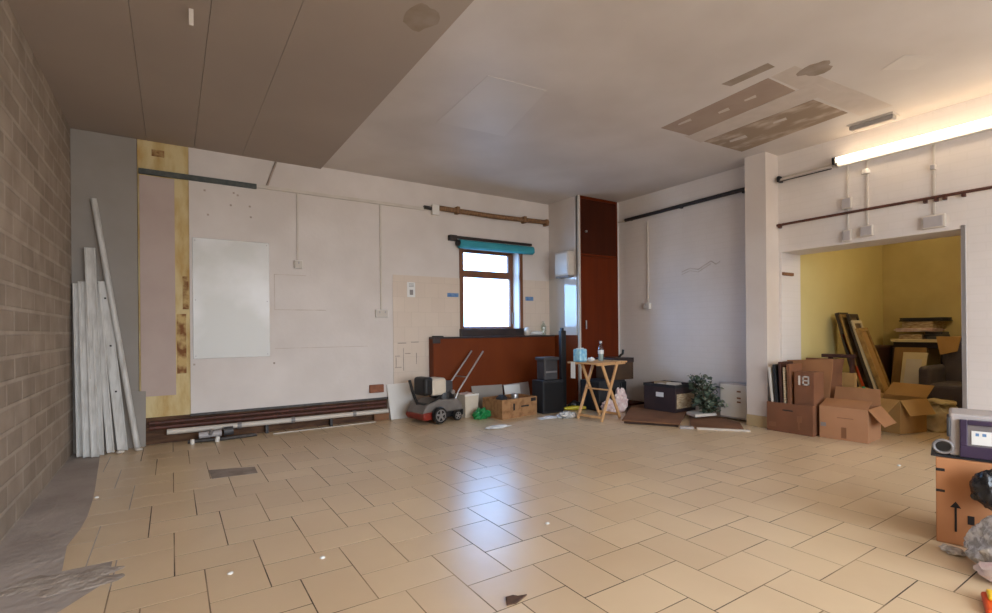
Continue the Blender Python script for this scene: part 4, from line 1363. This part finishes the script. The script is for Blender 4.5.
tbx = thing('side_table', 'cream topped side table with papers against the far yellow wall', 'table', (8.62, 2.50, 0))
MB().box(-0.24, 0.24, -0.30, 0.30, 0.93, 0.97).build('table_top', M['cream_board'], tbx, bevel=0.004)
MB().box(-0.20, 0.24, -0.28, 0.28, 0.85, 0.93).build('apron', M['wood_dark'], tbx)
for sx in (-0.2, 0.2):
    for sy in (-0.26, 0.26):
        MB().box(sx - 0.025, sx + 0.025, sy - 0.025, sy + 0.025, 0, 0.85).build('leg', M['wood_dark'], tbx)
stack = [
    (2.60, 0.971, 0.22, 0.25, 0.07, 'paperstack', 'lower stack of worn papers on the side table'),
    (2.36, 0.971, 0.14, 0.18, 0.10, 'dkgrey', 'grey lump of folders at the right end of the side table'),
    (2.55, 1.0712, 0.25, 0.42, 0.05, 'pinkrag', 'wide pinkish bundle across the stack on the side table'),
    (2.50, 1.122, 0.22, 0.34, 0.09, 'paperstack', 'upper stack of brown papers on the side table'),
    (2.48, 1.2125, 0.24, 0.46, 0.05, 'soft_black', 'flat dark case on top of the paper stack on the side table'),
]
for i, (y, z, dx, dy, dz, m, lb) in enumerate(stack):
    t = thing('paper_stack' if 'stack' in lb and 'case' not in lb else ('dark_case' if 'case' in lb else 'bundle'), lb, 'papers', (8.62, y, z))
    pl = MB()
    n = 3
    for k in range(n):
        R3 = Matrix.Rotation(rv_.uniform(-.12, .12), 3, 'Z')
        pl.box(-dx * 0.9, dx * 0.9, -dy / 2, dy / 2, k * dz / n, (k + 1) * dz / n - 0.002, R3)
    pl.build('layers', M[m], t, bevel=0.004)

sf_ = thing('armchair', 'grey upholstered armchair in the far corner of the store', 'armchair', (7.93, 1.78, 0), PI / 2)
# local: x along the width, -y = front (turned to face the opening)
MB().box(-0.40, 0.40, -0.25, 0.30, 0.12, 0.46).build('seat', M['sofa'], sf_, bevel=0.05, seg=3)
MB().box(-0.42, 0.42, -0.40, -0.24, 0.12, 1.0).build('backrest', M['sofa'], sf_, bevel=0.06, seg=3)
MB().box(-0.50, -0.38, -0.38, 0.30, 0.12, 0.66).build('armrest', M['sofa'], sf_, bevel=0.05, seg=3)
MB().box(0.38, 0.50, -0.38, 0.30, 0.12, 0.66).build('armrest', M['sofa'], sf_, bevel=0.05, seg=3)
for sx in (-0.4, 0.4):
    for sy in (-0.32, 0.24):
        MB().box(sx - 0.025, sx + 0.025, sy - 0.025, sy + 0.025, 0, 0.125).build('leg', M['wood_dark'], sf_)
cl2 = MB()
cl2.box(8.155, 8.345, 2.0, 2.24, 1.0005, 1.012)
cl2.slab([(8.155, 2.0, 1.012), (8.155, 2.24, 1.012), (8.135, 2.20, 0.78), (8.135, 2.03, 0.83)], (-0.01, 0, 0))
o = cl2.build('cloth_cover', M['card_yel'], bevel=0.003)
tag(o, 'yellowish cloth draped over the back of the grey armchair', 'cloth')

lbp = leaning('wooden_board', 'brown wooden panel leaning behind the cream board in the store', 'panel',
              (8.0, 2.70, 0.0), (8.0, 2.36, 0.0), (8.25, 2.36, 0.86), (8.25, 2.70, 0.86), 0.02, M['doorwood'])
lb2 = leaning('leaning_door', 'cream cupboard door leaning in the store room', 'door',
              (7.90, 2.575, 0.0), (7.90, 2.36, 0.0), (8.12, 2.31, 0.80), (8.12, 2.565, 0.80), 0.02, M['cream_board'])
lb3 = leaning('inner_panel', None, None, (7.905, 2.54, 0.10), (7.905, 2.40, 0.10), (8.075, 2.36, 0.72), (8.075, 2.525, 0.72), -0.006, M['off'], 0, lb2)
mc = thing('maroon_case', 'dark maroon suitcase standing against the yellow side wall', 'suitcase', (8.30, 2.93, 0), 0)
MB().box(-0.35, 0.35, -0.10, 0.10, 0.0, 0.88).build('shell', M['maroon'], mc, bevel=0.03, seg=3)
MB().box(-0.352, -0.34, -0.08, 0.08, 0.42, 0.45).build('seam', M['wood_dark'], mc)
dbx = thing('dark_chest', 'low dark chest under the side table in the store', 'chest', (8.60, 2.62, 0))
MB().box(-0.16, 0.17, -0.20, 0.13, 0, 0.40).build('body', M['wood_dark'], dbx, bevel=0.01)
MB().box(-0.165, 0.175, -0.205, 0.135, 0.38, 0.42).build('lid', M['wood_dark'], dbx, bevel=0.006)
wbx = thing('wooden_crate', 'small open wooden crate on the floor beside the cream sack', 'crate', (7.46, 1.64, 0), 0.1)
wc = MB()
for z in (0.08, 0.2, 0.32):
    wc.box(-0.14, -0.125, -0.15, 0.15, z, z + 0.08)
    wc.box(0.125, 0.14, -0.15, 0.15, z, z + 0.08)
    wc.box(-0.125, 0.125, -0.15, -0.135, z, z + 0.08)
    wc.box(-0.125, 0.125, 0.135, 0.15, z, z + 0.08)
for x in (-0.118, 0.106):
    for y in (-0.132, 0.12):
        wc.box(x, x + 0.012, y, y + 0.012, 0, 0.40)
wc.build('slats', M['doorwood'], wbx)
MB().box(-0.12, 0.12, -0.13, 0.13, 0.08, 0.09).build('bottom', M['doorwood'], wbx)
sk = MB().blob((0, 0, 0.12), (0.20, 0.23, 0.19), 30, 0.28, 1.6, 4, flat=0.0)
sko = sk.build('cream_sack', M['sack'], smooth=True)
sko.location = (7.10, 1.96, 0)
tag(sko, 'lumpy cream cloth sack on the floor inside the store opening', 'sack')
o = MB().blob((0, 0, 0.0), (0.15, 0.13, 0.03), 33, 0.3, 1.8, 3).build('sack_fold', M['sack'], sko, smooth=True)
o.location = (0.03, -0.04, 0.30)

# ------------------------------------------------------------------ ON THE RIGHT WALL
pr_ = thing('wall_pipe', 'black pipe high on the right wall between cupboard and column', 'pipe', (XR, 5.36, 2.83))
MB().tube([(-0.04, 0, 0), (-0.04, -1.0, 0.01), (-0.04, -2.05, 0.022)], 0.026, 12).build('pipe_run', M['pipe_black'], pr_, smooth=True)
MB().tube([(-0.03, 0.16, -0.002), (-0.035, 0.0, 0.0)], 0.012, 8).build('cable_tail', M['off'], pr_, smooth=True)
for y in (-0.1, -1.0, -1.9):
    MB().box(-0.045, 0, y - 0.015, y + 0.015, -0.02, 0.02).build('bracket', M['pipe_black'], pr_)

rl = thing('wall_rail', 'thin rusty rail along the lintel above the store opening', 'rail', (XR, 3.06, 2.335))
MB().tube([(-0.035, 0, 0), (-0.035, -1.0, 0.004), (-0.035, -2.4, 0.0)], 0.014, 10).build('rail_bar', M['pipe_red'], rl, smooth=True)
for y in (-0.03, -1.36, -1.44, -1.5, -1.63):
    MB().box(-0.045, 0, y - 0.012, y + 0.012, -0.035, 0.015).build('bracket', M['pipe_red'], rl)

# lit fluorescent tube and the unlit batten beside it
ll = thing('fluorescent_light', 'long lit fluorescent tube high on the lintel wall', 'light', (XR, 2.42, 2.89))
MB().box(-0.062, 0, -1.82, 0, -0.055, 0.030).build('batten', M['white'], ll, bevel=0.004)
MB().tube([(-0.095, -0.01, 0.008), (-0.095, -1.80, 0.008)], 0.026, 14).build('tube', M['tube_on'], ll, smooth=True)
MB().box(-0.11, -0.02, 0.0, 0.03, -0.03, 0.04).build('end_cap', M['black'], ll, bevel=0.004)
MB().box(-0.11, -0.02, -1.84, -1.81, -0.03, 0.04).build('end_cap', M['black'], ll, bevel=0.004)
ul = thing('fluorescent_light', 'unlit tube fitting with black ends between the column and the lit tube', 'light', (XR, 3.03, 2.86))
MB().box(-0.03, 0, -0.55, -0.02, 0.0, 0.03).build('batten', M['off'], ul, bevel=0.003)
MB().tube([(-0.05, -0.03, -0.008), (-0.05, -0.56, -0.003)], 0.016, 12).build('tube', M['tube_off'], ul, smooth=True)
MB().box(-0.09, 0.0, -0.03, 0.0, -0.035, 0.03).build('end_cap', M['black'], ul, bevel=0.004)
MB().tube([(-0.06, -0.03, -0.03), (-0.06, -0.56, -0.03)], 0.006, 8).build('cable', M['pipe_black'], ul, smooth=True)

# ceiling tubes added out of view, behind the viewpoint, to brighten the room
for i, (x, y) in enumerate(((0.5, 0.1), (1.6, -1.6))):
    cl_ = thing('fluorescent_light', ('added unseen ceiling tube nearest the viewpoint', 'added unseen ceiling tube further back towards the shop window')[i], 'light', (x, y, H - 0.03))
    MB().box(-0.75, 0.75, -0.04, 0.04, -0.05, 0.0).build('batten', M['white'], cl_, bevel=0.004)
    MB().tube([(-0.73, 0, -0.085), (0.73, 0, -0.085)], 0.025, 12).build('tube', M['tube_added'], cl_, smooth=True)

# emergency fitting on the ceiling
em = thing('ceiling_fitting', 'small rectangular ceiling fitting above the lit tube', 'fitting', (5.72, 2.04, H))
MB().box(-0.07, 0.10, -0.19, 0.19, -0.012, 0.0).build('base_plate', M['off'], em, bevel=0.003)
MB().box(-0.045, 0.045, -0.18, 0.18, -0.05, -0.012).build('housing', M['silver'], em, bevel=0.006)
MB().box(-0.035, 0.035, -0.17, 0.17, -0.058, -0.05).build('diffuser', M['tube_off'], em, bevel=0.003)


def drop(label, y, z_top, boxes, pull=False):
    """vertical cable drop on the right wall with its surface boxes; boxes = (z, width, height)"""
    t = thing('wall_socket', label, 'socket', (XR, y, 0), -PI / 2, 'cable drops above the store opening')
    zb0 = min(b[0] for b in boxes)
    MB().box(-0.009, 0.009, -0.014, 0, zb0, z_top).build('conduit', M['off'], t, bevel=0.002)
    for (z, w, h) in boxes:
        bo = MB().box(-w / 2, w / 2, -0.045, 0, z - h / 2, z + h / 2).build('back_box', M['off'], t, bevel=0.006)
        f = MB().box(-w * 0.42, w * 0.42, -0.052, -0.045, z - h * 0.4, z + h * 0.4).build('face_plate', M['lightgrey'], bo, bevel=0.003)
    if pull:
        MB().lathe([(0.035, 0), (0.035, 0.03), (0.02, 0.05)], 14, (0, -0.03, 2.70)).build('pull_switch', M['white'], t, smooth=True)
    return t


drop('cable drop with two small boxes at the column end above the store opening', 2.345, 2.88, ((2.44, 0.09, 0.12), (2.10, 0.08, 0.12)))
drop('cable drop with round pull switch and socket above the store opening', 2.17, 2.88, ((2.12, 0.11, 0.11),), True)
drop('cable drop with wide double socket near the right jamb of the opening', 1.64, 2.88, ((2.62, 0.04, 0.05), (2.115, 0.17, 0.12)))
o = MB().box(5.96, 6.19, 3.005, 3.03, 1.755, 1.79).build('wood_plug', M['hardboard'], bevel=0.003)
o.location = (-0.10, 0.0, 0)
o.location = (0.0, 0.0, 0)
tag(o, 'small brown wood strip fixed to the jamb beside the column', 'wood strip')

# ------------------------------------------------------------------ RIGHT FOREGROUND
ux = Vector((0.255, -0.967, 0)).normalized()
ang = math.atan2(ux.y, ux.x)     # local x runs along the marked face, local y goes away from the camera
bxo = thing('tall_carton', 'tall orange-brown carton with a black arrow at the right edge', 'box', (3.412, 0.945, 0), ang)
MB().box(0, 0.46, 0, 0.36, 0, 0.448).build('body', M['card_orange'], bxo, bevel=0.004)
ar = MB()
ar.box(0.0725, 0.0815, -0.0015, 0, 0.07, 0.20)
ar.build('arrow_shaft', M['ink'], bxo)
ah = MB(Matrix(((1, 0, 0, 0), (0, 0, 1, 0), (0, 1, 0, 0), (0, 0, 0, 1))))
ah.prism([(0.055, 0.195), (0.099, 0.195), (0.077, 0.228)], -0.0015, 0)
ah.build('arrow_head', M['ink'], bxo)
for (x0, x1, z0, z1) in ((0.0, 0.036, 0.378, 0.393), (0.0, 0.036, 0.268, 0.281), (0.122, 0.148, 0.12, 0.165)):
    MB().box(x0, x1, -0.0015, 0, z0, z1).build('print_bar', M['ink'], bxo)

pj = thing('boxed_appliance', 'grey appliance in a purple fronted box on the arrow carton', 'appliance', (3.412, 0.945, 0.449), ang)
MB().box(0.055, 0.44, 0.03, 0.30, 0.012, 0.235).build('carton_body', M['lightgrey'], pj, bevel=0.012, seg=3)
fr = MB()
fr.box(0.095, 0.44, 0.005, 0.03, 0.015, 0.075)
fr.box(0.095, 0.125, 0.005, 0.03, 0.075, 0.21)
fr.box(0.125, 0.44, 0.005, 0.03, 0.185, 0.21)
fr.build('purple_front', M['purple'], pj, bevel=0.004)
MB().box(0.125, 0.44, 0.018, 0.03, 0.075, 0.185).build('grey_window', M['window_grey'], pj)
wlb = MB().box(0.14, 0.215, 0.014, 0.018, 0.085, 0.155).build('white_label', M['paper'], pj)
MB().box(0.155, 0.168, 0.0125, 0.014, 0.13, 0.145).build('label_print', M['blue'], wlb)
MB().box(0.18, 0.195, 0.0125, 0.014, 0.13, 0.145).build('label_print', M['blue'], wlb)
MB().box(0.045, 0.062, 0.02, 0.17, 0.11, 0.215).build('end_panel', M['dkgrey'], pj, bevel=0.008)
ov = MB(Matrix.Translation((0.030, 0.03, 0.058)) @ Matrix.Rotation(PI / 2, 4, 'X'))
ring = [(0.036 * math.cos(2 * PI * k / 24) * 1.05, 0.034 * math.sin(2 * PI * k / 24)) for k in range(24)]
ov.tube([(x, y, 0.012) for x, y in ring] + [(ring[0][0], ring[0][1], 0.012)], 0.007, 8, False)
ov.build('vent_rim', M['grey'], pj, smooth=True)
o2 = MB(Matrix.Translation((0.030, 0.03, 0.058)) @ Matrix.Rotation(PI / 2, 4, 'X'))
o2.prism([(x * 0.95, y * 0.95) for x, y in ring], -0.03, 0.012)
o2.build('vent', M['black'], pj, bevel=0.004)
o = MB().box(-0.02, 0.30, 0.02, 0.30, 0.0, 0.011).build('base_tray', M['soft_black'], pj, bevel=0.003)

bg = MB().blob((0, 0, 0), (0.075, 0.07, 0.095), 14, 0.3, 1.8, 4)
bgo = bg.build('black_bag', M['bagblack'], smooth=True)
bgo.location = (3.375, 0.725, 0.345)
tag(bgo, 'black polythene bag on the clear bag against the arrow carton', 'bag')
cbm = MB()
ret = bmesh.ops.create_icosphere(cbm.bm, subdivisions=5, radius=1.0)
for v in ret['verts']:
    p = v.co
    z01 = (p.z + 1) / 2
    k = 1.25 - 0.75 * z01
    nn = 1 + 0.18 * mnoise.noise(p * 3.0) + 0.10 * mnoise.noise(p * 8.0)
    v.co = Vector((p.x * 0.17 * k * nn, p.y * 0.24 * k * nn, max(0.0, z01 * 0.36 * (1 + 0.06 * mnoise.noise(p * 4)) - 0.03)))
cbo = cbm.build('clear_bag', M['bagclear'], smooth=True)
cbo.location = (3.22, 0.56, 0)
cbo.rotation_euler = (0, 0, -0.35)
tag(cbo, 'clear polythene bag of scraps slumped against the arrow carton', 'bag')
o = MB().blob((-0.02, 0.30, 0.012), (0.04, 0.05, 0.016), 2, 0.4, 2.0, 3, flat=0.0).build('loose_corner', M['bagclear'], cbo, smooth=True)
o = MB().blob((-0.17, 0.02, 0.045), (0.05, 0.08, 0.04), 5, 0.3, 2.0, 3, flat=0.0).build('red_scrap', M['pinkrag'], cbo, smooth=True)

og = thing('orange_toy', 'orange and yellow plastic corner at the bottom right of the floor', 'toy', (2.80, 0.525, 0), 0.3)
MB().box(-0.09, 0.10, -0.10, 0.10, 0.0, 0.028).build('base', M['orange'], og, bevel=0.012, seg=3)
MB().box(0.0, 0.09, -0.05, 0.085, 0.028, 0.045).build('top', M['toyyellow'], og, bevel=0.008, seg=3)

# bits on the floor
dl = MB()
sh = [(-0.05, -0.02), (-0.02, 0.035), (0.015, 0.03), (0.03, 0.012), (0.07, 0.0), (0.02, -0.02), (-0.01, -0.03)]
dl.prism(sh, 0.0, 0.006)
o = dl.build('dead_leaf', M['brownleaf'], bevel=0.002)
o.location = (1.21, 1.735, 0)
tag(o, 'brown dead leaf on a tile in the foreground', 'leaf')
for i, (x, y, lb) in enumerate(((0.225, 2.68, 'small white crumb on the tiles near the left concrete strip'),
                                (0.63, 2.60, 'small white crumb left of the tile floor centre'),
                                (-0.45, 4.45, 'white crumb on the edge of the concrete strip'),
                                (1.85, 2.30, 'white scrap of paper on the tiles in the middle distance'),
                                (5.0, 1.62, 'white crumb on the tiles before the cream sack'))):
    o = MB().blob((0, 0, 0.004), (0.014, 0.012, 0.007), i, 0.3, 2, 2, flat=0.0).build('crumb', M['paper'], smooth=True)
    o.location = (x, y, 0)
    tag(o, lb, 'crumb', 'white crumbs on the floor')
hg = thing('hanging_wire', 'short pale strip hanging from a seam of the grey ceiling boards', 'strip', (0.115, 3.55, H - 0.026))
MB().box(-0.012, 0.012, -0.004, 0.004, -0.10, 0.0).build('strip', M['off'], hg)

# unseen bulb added on the store ceiling to brighten that room
sbl = thing('added_bulb', 'added unseen bulb on the store room ceiling', 'added lamp', (7.3, 1.3, 2.75))
MB().tube([(0, 0, 0), (0, 0, -0.25)], 0.006, 8).build('flex', M['white'], sbl)
MB().lathe([(0.02, -0.25), (0.022, -0.30)], 12).build('holder', M['white'], sbl)
MB().lathe([(0.001, -0.42), (0.03, -0.41), (0.045, -0.37), (0.03, -0.32), (0.018, -0.30)], 16).build('bulb', M['bulb'], sbl, smooth=True)
